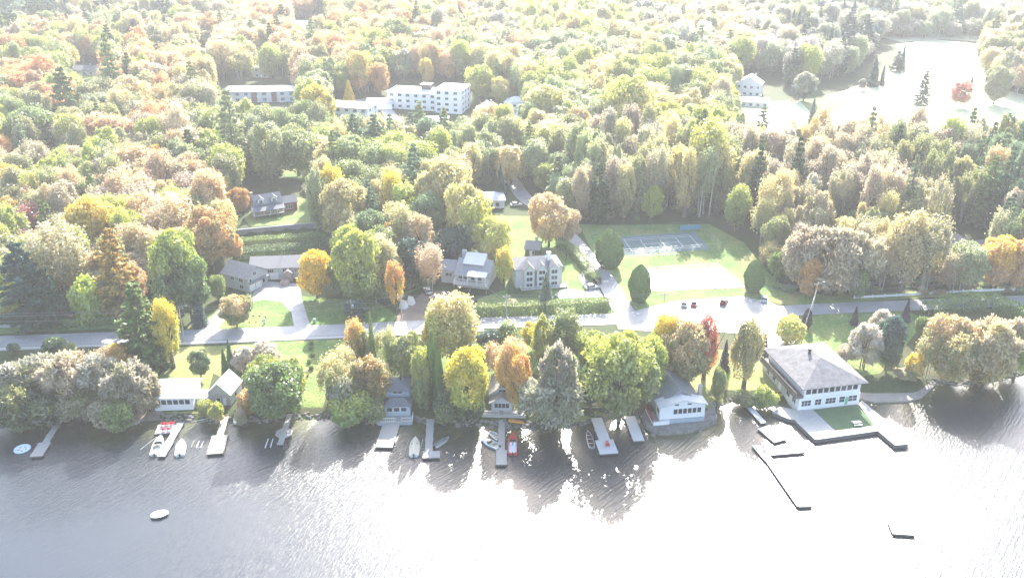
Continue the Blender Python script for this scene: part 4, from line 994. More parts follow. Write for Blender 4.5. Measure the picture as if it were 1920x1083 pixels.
for u in (1.5, 4.5, 12.0, 15.5): H6.win('l', u, .8, 1.6, 1.5, -.03 if u > 6 else 0, nx=2)
H6.door('l', 9, .05, 1.3, 2.2, -.03)
for i in range(5): H6.win('l', 2 + i*3.4, 4.7, 2.2, .9, 1.2)
for i in range(4): H6.win('r', 2 + i*4.2, 3.95, 2.6, 1.2, w-.1, nx=2); H6.win('r', 2 + i*4.2, .9, 2.0, 1.4, w)
H6.chim(w*.46, D6*.55, 7.9, 10.2, .28, BLK)
# club deck and lawn platform
def slab(name, label, cat, pts, z0, z1, m, side=None, planks=True, kind=None, group=None):
    n = len(pts); 
    if kind: o = MB().prism(0, [(x, y, z0) for x, y in pts], [(x, y, z1) for x, y in pts]).build(name, m); return tagp(o, kind=kind)
    rt = empty(name, (*pts[0], 0), 0, label, cat, group); q = [(x-pts[0][0], y-pts[0][1]) for x, y in pts]
    MB().prism(0, [(x, y, z1-.18) for x, y in q], [(x, y, z1) for x, y in q]).build('deck', m, rt)
    c = (sum(a[0] for a in q)/n, sum(a[1] for a in q)/n)
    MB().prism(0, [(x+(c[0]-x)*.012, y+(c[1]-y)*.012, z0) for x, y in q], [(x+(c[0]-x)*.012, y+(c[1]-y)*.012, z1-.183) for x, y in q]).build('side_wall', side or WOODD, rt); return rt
DZ = 1.0
PLNK = mat('planked_deck', (.40, .39, .37), .5, .12, 1.2, stripes=(0, .4, .8), spec=.6)
K_ = lambda l, z=DZ: [W(x, y, z) for x, y in l]
slab('lake_deck', 'grey timber deck before the clubhouse wrapping its square lawn', 'deck', K_([(1448,772),(1462,762),(1497,768),(1525,768),(1566,807),(1640,797),(1652,806),(1532,823),(1527,822),(1495,792),(1490,786),(1478,784)]), -.6, DZ, PLNK)
slab('lake_deck', 'pale pier walkway leading past the clubhouse lawn out to a corner', 'deck', K_([(1610,757),(1616,750),(1704,824),(1703,832),(1678,834),(1645,806),(1640,797)]), -.6, DZ+.004, PLNK)
ql = K_([(1521,768),(1607,758),(1641,796),(1566,806)], DZ-.05)
slab('club_lawn', '', '', ql, -.6, DZ-.05, M_turf, kind='structure')
# jetty of linked floats
def seg(name, label, cat, p, q, w, z=.55, m=None, posts=True, group=None, taper=None):
    p, q = Vector(p), Vector(q); d = q - p; L = d.length; rz = math.atan2(d.y, d.x); rt = empty(name, (p.x, p.y, 0), rz, label, cat, group)
    dockpart(rt, 0, L, -w/2, w/2, z, m or WOODG, posts); return rt
def dockpart(rt, x0, x1, y0, y1, z, m, posts=True, along='x', fr=True):
    mb = MB(); k = x0
    while k < x1 - .02: mb.box(k, min(x1, k+.27), y0, y1, z, z+.06); k += .3
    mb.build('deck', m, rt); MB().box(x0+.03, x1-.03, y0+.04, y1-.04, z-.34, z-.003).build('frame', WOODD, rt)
    if posts:
        for x in np.arange(x0+.6, x1, 4.0):
            for y in (y0-.08, y1+.08): MB().bar((x, y, -1.4), (x, y, z+.35), .08, 6).build('post', POST, rt)
JG = None
jet = [((1387,742),(1432,793),1.5,'narrow first float of the long jetty nearest the shore'),
       ((1432,800),(1464,826),3.6,'wide middle float of the long jetty'),
       ((1432,848),(1505,842),2.4,'crosswise float of the long jetty'),
       ((1417,834),(1442,862),2.0,'short outer float of the long jetty'),
       ((1440,862),(1500,948),1.3,'long thin outermost float of the jetty')]
for a, b, w_, lb in jet: seg('jetty_float', lb, 'floating dock', W(*a,.5), W(*b,.5), w_, .5, M_lot if 0 else RFLT, False, 'linked floats of the long jetty')
seg('jetty_float', 'short crosspiece at the far tip of the jetty', 'floating dock', W(1497,947,.5), W(1522,946,.5), .9, .5, RFLT, False, 'linked floats of the long jetty')
# 7 half hidden white house
H7 = House('white_house', 'white and grey house mostly hidden behind green lakeside trees', 'house', P(1085,712), P(1135,716)); w = H7.w
H7.block(0, 0, w, 8, 0, 3.2, WHITE, 'gable', 'y', 2.4, RPAL, .5)
for i in range(2): H7.win('f', 1.2 + i*(w-3.4), 1.2, 1.1, 1.2)
H7.win('r', 3, 1.2, 1.2, 1.1, w)
# A L shaped grey garage house
HA = House('garage_house', 'L-shaped grey house with white garage doors and brown grey roofs', 'house', P(467,549), P(503,530)); w = HA.w
HA.block(0, .0, w, 10.5, 0, 4.6, GREY, 'gable', 'y', 2.6, RGRY, .5)
for u in (w*.06, w*.38): HA.door('f', u, .05, w*.28, 2.3, 0, TRIM, 'garage_door')
HA.win('f', w*.30, 4.7, 1.2, 1.2, 0, nx=2); HA.win('f', w*.72, 1.0, 1.0, 1.3); HA.win('f', w*.08, 3.2, .9, 1.0)
HA.block(0, -1.0, w, .95, 2.55, .25, None, 'shed', rh=.3, rm=RGRY, ov=.0)
for v, z in ((2.0,3.0),(5.6,3.0),(2.0,.9)): HA.win('l', v, z, 1.5, 1.2, 0, nx=2)
HA2 = House('long_house', 'long grey house wing with low grey roof behind the driveway', 'house', P(470,533), P(566,529)); w = HA2.w
HA2.block(0, 3, w, 8.5, 0, 4.2, TAUP, 'gable', 'x', 2.0, RBRN, .6)
for i, u in enumerate((w*.33, w*.62, w*.85)): HA2.win('f', u, 2.4, 1.7, 1.2, 3, nx=3)
HA2.door('f', w*.36, .05, 2.6, 2.2, 3, TRIM, 'garage_door'); HA2.door('f', w*.70, 1.1, .95, 2.0, 3, BRWN)
HA2.block(w*.66, .9, 2.4, 2.05, 0, 2.9, BRICK, 'gable', 'y', .8, RBRN, .3, wname='porch'); HA2.part(MB().bar((w*.6,7,6),(w*.6,7,7.6),.1), 'flue', GALV)
HA2.part(MB().box(w*.60, w*.76, -2.2, .8, .0, 1.2), 'front_steps', BRICK)
# red house on the terrace
HR = House('red_house', 'dark red house with slate roofs and white porch above the retaining wall', 'house', P(484,412), P(534,404)); w = HR.w
HR.block(0, 2.6, w, 7, 0, 4.6, REDS, 'gable', 'x', 2.6, RSLT, .4); HR.block(-1.2, 0, w+1.2, 2.55, 2.6, .5, None, 'shed', rh=1.1, rm=RSLT, ov=.4)
HR.deck(-1.2, w, 0, 2.5, 1.3, WOODG, .8); HR.rail([(-1.2,2.5),(-1.2,0),(w,0)], 1.4)
for x in (-1.1, w*.25, w*.5, w*.75, w-.1): HR.part(MB().box(x-.1, x+.1, .05, .25, 1.4, 3.05), 'porch_post', TRIM)
for u in (.6, w*.36, w*.68): HR.win('f', u, 1.9, 1.6, 1.0, 2.6, nx=2); HR.win('f', u, .1, 1.3, .8, 2.6)
for u in (w*.12, w*.62):
    HR.block(u, 3.0, 2.2, 3.4, 4.7, 1.5, WHITE, 'gable', 'y', .9, RSLT, .2, wname='dormer_wall'); HR.win('f', u+.6, 4.95, 1.0, 1.1, 3.0, nx=2)
HR.chim(-.3, 6, 0, 8.4, .45, BRICK)
HR.block(w+.05, 3.6, 5.6, 5, 0, 3.6, REDS, 'gable', 'x', 1.6, RSLT, .4, wname='wing_wall'); HR.win('f', w+1.4, 1.2, 2.6, 1.4, 3.6, nx=3)
# C stone house with solar white roof
LGRY = mat('light_grey_siding', (.64,.63,.61), .7, .05, stripes=(2, .25, .88)); RHC = mat('light_grey_roof', (.30,.30,.31), .8, .15, 1.2, spec=.2)
HC = House('stone_house', 'grey two chimney house with bright roof panel and wrap deck', 'house', P(826,524), P(886,558)); HC.rt.rotation_euler[2] = R(-14); w = 15.5; HC.w = w
HC.rt.location = (*P(822,536), h(*P(822,536)))
HC.block(0, 3, w*.36, 8, 0, 4.4, LGRY, 'gable', 'x', 1.6, RHC, .5, wname='wing_wall'); HC.block(w*.36+.05, 1.2, w*.64, 10, 0, 4.3, LGRY, 'gable', 'x', 3.2, RHC, .7)
HC.part(MB().prism(0, [(w*.45,4.0,6.35),(w*.88,4.0,6.35),(w*.88,8.6,6.35),(w*.45,8.6,6.35)], [(w*.45,3.4,6.9),(w*.88,3.4,6.9),(w*.88,8.0,9.0),(w*.45,8.0,9.0)]), 'dormer_roof', RFLT)
HC.deck(w*.36, w+.6, -2.2, 1.15, 2.2, WOODG, 2.0); HC.rail([(w*.36,1.1),(w*.36,-2.2),(w+.6,-2.2),(w+.6,1.1)], 2.3)
HC.part(MB().prism(0, [(w*.62,-1.6,5.0),(w+.2,-1.6,5.0),(w+.2,1.2,5.6),(w*.62,1.2,5.6)], [(w*.62,-1.6,5.12),(w+.2,-1.6,5.12),(w+.2,1.2,5.72),(w*.62,1.2,5.72)]), 'porch_roof', RPAL)
for x in (w*.64, w*.83, w): HC.part(MB().box(x-.1, x+.1, -1.6, -1.4, 2.31, 4.98), 'porch_post', TRIM)
for u in (w*.40, w*.50, w*.66, w*.80): HC.win('f', u, 2.7, 1.2, 1.3, 1.2)
HC.win('f', 1.5, 2.4, 2.0, 1.0, 3, nx=2); HC.win('l', 5, 2.6, 1.6, 1.2, 0, nx=2); HC.win('f', w*.5, .4, 3, 1.4, 1.2, nx=3)
HC.chim(w*.40, 8.2, 4.8, 9.2, .6); HC.chim(w*.66, 8.6, 5.0, 8.6, .5)
# D turreted house
HD = House('turreted_house', 'pale grey three storey house with bay gables and grey roof behind the blue spruce', 'house', P(982,543), P(1054,537)); w = HD.w
CRM = mat('pale_grey_siding', (.52,.53,.54), .7, .05, stripes=(2, .25, .88))
HD.block(-2.2, 1.6, w+2.4, 9, 0, 6.0, CRM, 'hip', rh=2.4, rm=RGRY, ov=.4)
for k, u in enumerate((.2, w*.34, w*.66)):
    ww = w*.26; HD.block(u, 0, ww, 3.4, 0, 6.3, CRM, 'gable', 'y', 1.7, RGRY, .3, wname='bay_wall')
    for z in (.7, 2.7, 4.7): HD.win('f', u+ww*.2, z, ww*.6, 1.25, 0, nx=2)
for u in (3.0, 6.5):
    for z in (2.6, 4.5): HD.win('l', u, z, 1.0, 1.3, -2.2)
    for z in (.8, 2.6, 4.4): HD.win('r', u, z, 1.2, 1.3, w+.2)
HD.deck(-1.0, w+1.4, -1.6, -.02, .5, WOODG, .4); HD.rail([(-1,0),(-1,-1.6),(w+1.4,-1.6),(w+1.4,0)], .6); HD.chim(w*.72, 4.5, 6.5, 9.9, .55, TRIM)
# small dark cottage
HE = House('dark_cottage', 'small dark roofed cottage tucked under the green yellow maple', 'cottage', P(690,548), P(738,546)); w = HE.w
HE.block(0, 0, w, 7, 0, 2.8, WHITE, 'gable', 'x', 2.0, RSLT, .5); HE.win('f', 1, 1.1, 1.4, 1.0); HE.win('f', w-2.8, 1.1, 1.4, 1.0); HE.door('f', w*.45, .05, .9, 2); HE.part(MB().box(.2, 2.4, -1.4, -.05, 2.6, 2.75), 'awning', TRIM)
# garage by side road
HG = House('pale_garage', 'small pale hipped house beside the side road and dark spruce', 'house', P(888,392), P(946,390)); w = HG.w
HG.block(0, 0, w, 8, 0, 3.0, WHITE, 'hip', rh=2.4, rm=RPAL, ov=.5)
for i in range(4): HG.win('f', .8 + i*(w-1.6)/4, .9, 1.3, 1.3)
# right hand dark roofed house
HI = House('dark_roofed_house', 'white gabled house with dark slate roof beyond the white fence', 'house', P(1752,500), P(1832,496)); w = HI.w
HI.block(0, 1, w*.62, 9, 0, 4.0, WHITE, 'gable', 'x', 3.0, RSLT, .5); HI.block(w*.62+.1, 0, w*.3, 10, 0, 4.2, WHITE, 'gable', 'y', 3.4, RSLT, .4, wname='gable_wall'); HI.block(w*.92+.2, 2, w*.6, 8, 0, 3.4, TAUP, 'gable', 'x', 2.6, RSLT, .5, wname='wing_wall')
for u in (.8, 3.4, 6): HI.win('f', u, 1.2, 1.3, 1.2, 1)
HI.win('f', w*.7, 1.2, 1.4, 1.4, 0, nx=2); HI.win('f', w*.7, 4.3, 1.2, 1.2, 0)
# apartments
def flats(name, label, A, B, depth, floors, cols, wall, roofm, hp=1.4, roof='hip', balc=(), side=2):
    b = House(name, label, 'apartment block', A, B); w = b.w; fh = 2.9
    b.block(0, 0, w, depth, 0, fh*floors, wall, roof, rh=hp, rm=roofm, ov=.6)
    for fl in range(floors):
        for c in range(cols):
            u = w*(c+.5)/cols; b.win('f', u-.9, fl*fh+.9, 1.8, 1.35, 0, nx=2)
        for c in range(side):
            for f_, a_ in (('r', w), ('l', 0)): b.win(f_, depth*(c+.5)/side-.8, fl*fh+.9, 1.6, 1.35, a_, nx=2)
        for c in balc:
            u = w*(c+.5)/cols; b.part(MB().box(u-1.6, u+1.6, -1.4, -.11, fl*fh+.05, fl*fh+.2).box(u-1.6, u+1.6, -1.45, -1.4, fl*fh+.2, fl*fh+1.1), 'balcony', TRIM)
    return b
PWAL = mat('pale_render_wall', (.78, .79, .79), .7, .04)
b = flats('apartment_block', 'long four storey white apartment block with small roof hut', P(728,216), P(822,222), 15, 3, 6, PWAL, RFLT, 1.2)
b.rt.location = (*P(728,203), h(*P(728,203))); b.rt.rotation_euler[2] = R(-14)
b.part(MB().box(b.w*.62, b.w*.62+5, 6, 10, 9.6, 12.0), 'roof_hut', BRWN); b.part(MB().box(b.w*.62-.4, b.w*.62+5.4, 5.6, 10.4, 12.003, 12.4), 'hut_roof', RFLT)
b.block(b.w+.1, -2.5, 14, 17, 0, 11.6, PWAL, 'hip', rh=1.3, rm=RFLT, ov=.6, wname='end_wall')
for fl in range(4):
    for u in (1.2, 5.6, 10.2): b.win('f', b.w+u, fl*2.9+.9, 1.8, 1.35, -2.5, nx=2)
    for v in (0, 5, 10): b.win('r', v, fl*2.9+.9, 1.8, 1.35, b.w+14.1, nx=2)
b2 = flats('apartment_block', 'flat roofed white apartment block with brown balcony bays', P(421,193), P(556,191), 14, 2, 8, PWAL, RFLT, 1.0, 'hip', (2, 6))
for u in (.38, .66): b2.part(MB().box(b2.w*u, b2.w*u+2.8, -.13, -.11, .2, 5.6), 'brown_bay', mat('brown_red_panel', (.28,.13,.11), .7, .08))
b3 = flats('apartment_block', 'low white two storey apartments with pale roof beside the yellow cone tree', P(612,220), P(690,226), 13, 2, 5, PWAL, RFLT, 1.2, 'hip', (3,))
HJ = House('long_hall', 'low long hall with pale roof between the two white apartment blocks', 'hall', P(688,206), P(735,206)); HJ.block(0, 0, HJ.w, 10, 0, 3.4, PWAL, 'gable', 'x', 1.6, RFLT, .5); HJ.win('f', 2, 1, 3, 1.2, nx=3)
HK = House('long_hall', 'pale roofed low hall half hidden behind the sage green pine', 'hall', P(798,240), P(840,240)); HK.block(0, 0, HK.w, 9, 0, 3.2, PWAL, 'gable', 'x', 1.6, RFLT, .5); HK.win('f', 3, 1, 3, 1.2, nx=3)
def cot(name, label, a, b_, dp, ht, wall, roofm, rf='gable', ax='x', rh=2.5, nw=3, cat='house'):
    k = House(name, label, cat, P(*a), P(*b_)); k.block(0, 0, k.w, dp, 0, ht, wall, rf, ax, rh, roofm, .5)
    for i in range(nw): k.win('f', k.w*(i+.5)/nw-.7, max(.8, ht-2.2), 1.4, 1.3, nx=2)
    if ht > 4.5:
        for i in range(nw): k.win('f', k.w*(i+.5)/nw-.7, .7, 1.4, 1.3, nx=2)
    k.door('f', k.w*.5-.45 if nw % 2 == 0 else k.w*.32, .05, .9, 2.0); k.chim(k.w*.7, dp*.6, ht, ht+rh+1.0, .4); return k
cot('grey_gabled_house', 'grey gabled two storey house beside the tall pines', (893,232), (932,232), 10, 6, TAUP, RGRY, 'gable', 'y', 3.5)
cot('cream_house', 'cream house with pale roof past the side road parking', (945,206), (985,208), 9, 4, PWAL, RPAL, 'hip', nw=3)
cot('white_lake_house', 'white many gabled house beside the pale fairway', (1378,178), (1425,182), 10, 6.5, WHITE, RPAL, 'gable', 'y', 4, 4)
cot('white_lodge', 'long white lodge next to the many gabled house', (1388,200), (1440,203), 8, 3, WHITE, RPAL, 'gable', 'x', 1.5, 4)
cot('far_white_house', 'far white house with steep blue roof among pines', (226,114), (250,114), 9, 6, WHITE, RSLT, 'gable', 'y', 5, 1)
cot('far_gabled_house', 'far white gabled house between orange trees', (374,112), (402,112), 10, 5, WHITE, RSLT, 'gable', 'y', 4, 2)
cot('far_barn', 'far pale roofed red barn in the orange wood', (552,64), (610,64), 14, 5, REDS, RFLT, 'gable', 'x', 4, 3, 'barn')
cot('hillside_bungalow', 'long grey roofed bungalow on a lawn on the far hillside', (128,140), (178,142), 9, 3, PWAL, RGRY, 'gable', 'x', 2, 4, 'bungalow')
cot('blue_cottage', 'small blue roofed cottage below the hillside bungalow', (165,208), (205,208), 8, 3.4, BLUG, RSLT, 'gable', 'x', 3, 3, 'cottage')
cot('far_pale_house', 'pale roofed house behind the peach coloured maple', (285,140), (318,140), 9, 4.5, PWAL, RFLT, 'gable', 'x', 2.5, 3)
cot('square_grey_house', 'square grey green house above the low apartments', (475,146), (505,146), 9, 6, mat('grey_green_siding', (.40,.44,.40), .7, .05), RPAL, 'hip', 'x', 1.5, 2)
cot('hidden_grey_house', 'grey roofed house among taupe trees left of the grove', (92,408), (150,400), 9, 4, GREY, RGRY, 'gable', 'x', 3, 3)
cot('pink_roofed_house', 'wide brown roofed house below the big round green maple', (82,318), (138,314), 10, 3, TAUP, RBRN, 'gable', 'x', 2, 3)
cot('far_flat_house', 'far flat pale house in the middle of the wood', (1225,140), (1258,140), 10, 5, PWAL, RFLT, 'hip', 'x', .6, 3)
cot('small_brown_cabin', 'low brown cabin partly hidden beside the orange broad tree', (985,480), (1010,482), 6, 2.8, BRWN, RBRN, 'gable', 'x', 1.6, 1, 'cabin')
# ------------------------------------------------------------------ walls, hedges, fences
wl = PX([(446,440),(520,433),(606,426)]); ww_ = MB(); L = smooth_line(wl, 2.0)
for i in range(len(L)-1):
    a, b_ = L[i], L[i+1]; d = (b_-a)/np.linalg.norm(b_-a); n_ = np.array([-d[1], d[0]])*.35
    zb = min(h(*(a-n_*4)), h(*(b_-n_*4)))-.6; zt = max(h(*(a+n_*7)), h(*(b_+n_*7)))+.25
    ww_.prism(0, [(*(a-n_), zb), (*(a+n_), zb), (*(a+n_), zt), (*(a-n_), zt)], [(*(b_-n_), zb), (*(b_+n_), zb), (*(b_+n_), zt+.001), (*(b_-n_), zt+.001)])
tagp(ww_.build('retaining_wall', STON), 'blue grey stone retaining wall below the red house lawn', 'retaining wall')
def hedge(label, line, wd, ht, tint, tint2, n_per=170):
    L = smooth_line(PX(line), 1.0); T = np.gradient(L, axis=0); T /= np.linalg.norm(T, axis=1)[:, None]; Nn = np.stack([-T[:, 1], T[:, 0]], 1)
    C, Q, M = [], [], []
    for i in range(len(L)):
        n = n_per; s = rng.uniform(0, 1, n)*(2*ht + wd); lump = 1 + .08*math.sin(i*.9) 
        side = np.where(s < ht, -1, np.where(s < ht + wd, 0, 1)); zz = np.where(side == -1, s, np.where(side == 0, ht, s - ht - wd))
        off = np.where(side == -1, -wd/2, np.where(side == 0, s - ht - wd/2, wd/2)) * lump
        t = rng.uniform(-.6, .6, n); p = L[i] + T[i]*t[:, None] + Nn[i]*off[:, None]; p = p + rng.normal(0, .07, p.shape)
        z = hA(p[:, 0], p[:, 1]) + zz*lump + rng.normal(0, .06, n); C.append(np.stack([p[:, 0], p[:, 1], z], 1))
        nn = Nn[i]*side[:, None]; Q.append(np.stack([nn[:, 0], nn[:, 1], np.where(side == 0, 1., .25)], 1) + rng.normal(0, .4, (n, 3))); M.append(np.clip(zz/ht*.6 + rng.uniform(0, .4, n), 0, 1))
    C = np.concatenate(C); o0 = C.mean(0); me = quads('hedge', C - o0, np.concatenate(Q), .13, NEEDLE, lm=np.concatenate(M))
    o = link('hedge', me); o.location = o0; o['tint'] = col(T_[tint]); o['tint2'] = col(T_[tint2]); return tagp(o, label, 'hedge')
hedge('long clipped green hedge in front of the stone and turreted houses', [(895,592),(980,589),(1060,585),(1140,581)], 2.8, 3.3, 'mgr', 'dgr', 230)
hedge('rounded green hedge along the side road by the turreted house', [(1118,533),(1098,505),(1075,478),(1050,462)], 3.0, 2.6, 'mgr', 'dgr')
hedge('dark curved cedar hedge on the lake side of the road', [(1735,598),(1775,583),(1840,578),(1890,590),(1925,612)], 4.0, 4.4, 'grn', 'dgr')
hedge('dark roadside hedge under the dark pines', [(118,612),(160,610),(215,606)], 2.0, 2.2, 'grn', 'dgr')
hedge('dark clipped hedge behind the long grey house', [(440,485),(500,480),(600,475)], 2.6, 2.4, 'dgr', 'grn')
hedge('rough green planting strip below the retaining wall', [(445,456),(520,450),(612,444)], 4.0, 1.3, 'grn', 'oli')
hedge('rough green planting bank above the dark clipped hedge', [(440,472),(520,466),(620,460)], 4.0, 1.2, 'dgr', 'oli')
def rail_fence(label, line, ht, m, gap, name='white_fence', solid=True):
    L = smooth_line(PX(line), gap); o0 = Vector((*L[0], h(*L[0]))); rt = empty(name, o0, 0, label, 'fence'); pb = MB()
    for i in range(len(L)):
        p = Vector((*L[i], h(*L[i]))) - o0
        if i % 2 == 0: MB().box(p.x-.12, p.x+.12, p.y-.12, p.y+.12, p.z-.3, p.z+ht+.15).build('post', m, rt)
        if i < len(L)-1:
            q = Vector((*L[i+1], h(*L[i+1]))) - o0; d = (q-p).normalized(); nn = Vector((-d.y, d.x, 0))*.03; 
            for z0_, z1_ in (((.15, ht*.92),) if solid else ((.3,.5),(.8,1.0))):
                pb.prism(0, [p-nn+Vector((0,0,z0_)), p+nn+Vector((0,0,z0_)), p+nn+Vector((0,0,z1_)), p-nn+Vector((0,0,z1_))], [q-nn+Vector((0,0,z0_)), q+nn+Vector((0,0,z0_)), q+nn+Vector((0,0,z1_)), q-nn+Vector((0,0,z1_))])
    pb.build('panel', m, rt)
rail_fence('long low white fence along the upper side of the lake road', [(1601,560),(1680,556),(1760,551),(1840,547),(1914,544)], .95, TRIM, 1.5)
rail_fence('low white fence toned grey for shade beside the dark roadside pines', [(-10,616),(50,613),(112,610)], 1.1, mat('shaded_white_paint', (.30,.32,.34), .7, .1), 1.5, 'shaded_white_fence')  # white fence; the shade it stands in is put into the grey paint
# ------------------------------------------------------------------ docks
def dock(label, p, q, w, head=None, m=None, z=.6, name='dock', cat='dock', tail=None):
    p, q = Vector(p), Vector(q); d = q - p; L = d.length; rz = math.atan2(d.y, d.x); rt = empty(name, (p.x, p.y, 0), rz, label, cat)
    hl, hw0, hw1 = head or (0, 0, 0); dockpart(rt, 0, L - hl - .01, -w/2, w/2, z, m or WOODG)
    if head: dockpart(rt, L - hl, L, hw0, hw1, z + .003, m or WOODG)
    return rt
w0 = lambda x, y, z=.6: W(x, y, z)
dock('narrow grey dock with wider end beside the round float', w0(117,779), w0(69,855), 1.5, (5.5, -1.5, 1.2))
dock('white topped dock between the motorboat and the white rowing boat', w0(339,792), w0(301,855), 1.6, (6, -.8, 1.0), RFLT)
dock('tan dock with a wide white platform at its end', w0(425,772), w0(403,850), 1.6, (7.4, -1.8, 1.8), WOODT)
d3 = dock('grey dock with an octagonal middle platform', w0(544,775), w0(525,833), 1.3)
octo = MB(); oc = [(8.2+2.0*math.cos(R(22.5+45*k)), 2.0*math.sin(R(22.5+45*k))) for k in range(8)]
octo.prism(0, [(x, y, .35) for x, y in oc], [(x, y, .67) for x, y in oc]); octo.build('octagonal_platform', WOODG, d3)
dock('wide grey dock below the two tier boathouse', w0(736,788), w0(720,838), 4.0)
dock('grey L-shaped dock beside the small cream covered boat', w0(807,785), w0(803,858), 1.7, (2.6, -1.3, 2.6))
dock('long narrow dock from the gabled cottage out to a square head', w0(941,768,.7), w0(940,870,.7), 1.5, (5.5, -1.2, 1.2))
d7 = dock('wide white dock with a red chair beside the picnic lawn', w0(1118,783), w0(1143,850), 2.6, (5.5, -2.2, 2.0), RFLT)
dock('short white dock next to the leaning green tree', w0(1180,780), w0(1198,826), 2.6, None, RFLT)
bw = dock('weathered boardwalk steps from the two tier boathouse to its dock', W(738,778,1.2), W(736,789,.8), 1.6, name='boardwalk', cat='boardwalk')
seg('swim_platform', 'small platform with red chairs beside the white topped dock', 'platform', w0(313,795), w0(306,812), 3.8, .62, RFLT)
# rafts
rf = empty('swim_raft', (*w0(1689,989,.4), 0), R(-6), 'square white swim raft floating alone beyond the jetty', 'raft')
dockpart(rf, -2.15, 2.15, -2.15, 2.15, .5, RFLT, False); 
for x in (-1.6, 1.6):
    MB().bar((x, -2.0, .05), (x, 2.0, .05), .28, 10).build('float', BLK, rf)
# round float
rd = empty('round_float', (*W(42,841,.2), 0), 0, 'round pale blue inflatable float with a patterned centre', 'inflatable')
mb = MB(); n = 28
for i in range(n):
    for j in range(8):
        a = 2*math.pi*i/n; t = 2*math.pi*j/8; r_ = 1.55 + .26*math.cos(t); mb.v.append((r_*math.cos(a), r_*math.sin(a), .22 + .24*math.sin(t)))
for i in range(n):
    for j in range(8): mb.f.append((i*8+j, ((i+1) % n)*8+j, ((i+1) % n)*8+(j+1) % 8, i*8+(j+1) % 8))
mb.build('ring_tube', LBLU, rd); MB().prism(0, [(1.4*math.cos(2*math.pi*i/n), 1.4*math.sin(2*math.pi*i/n), .1) for i in range(n)], [(1.4*math.cos(2*math.pi*i/n), 1.4*math.sin(2*math.pi*i/n), .2) for i in range(n)]).build('floor_sheet', TRIM, rd)
for k in range(5):
    a = k*1.257; x, y = .8*math.cos(a), .8*math.sin(a); MB().prism(0, [(x+.3*math.cos(t), y+.22*math.sin(t), .2) for t in np.linspace(0, 5.5, 8)], [(x+.3*math.cos(t), y+.22*math.sin(t), .26) for t in np.linspace(0, 5.5, 8)]).build('pad', ALU, rd)
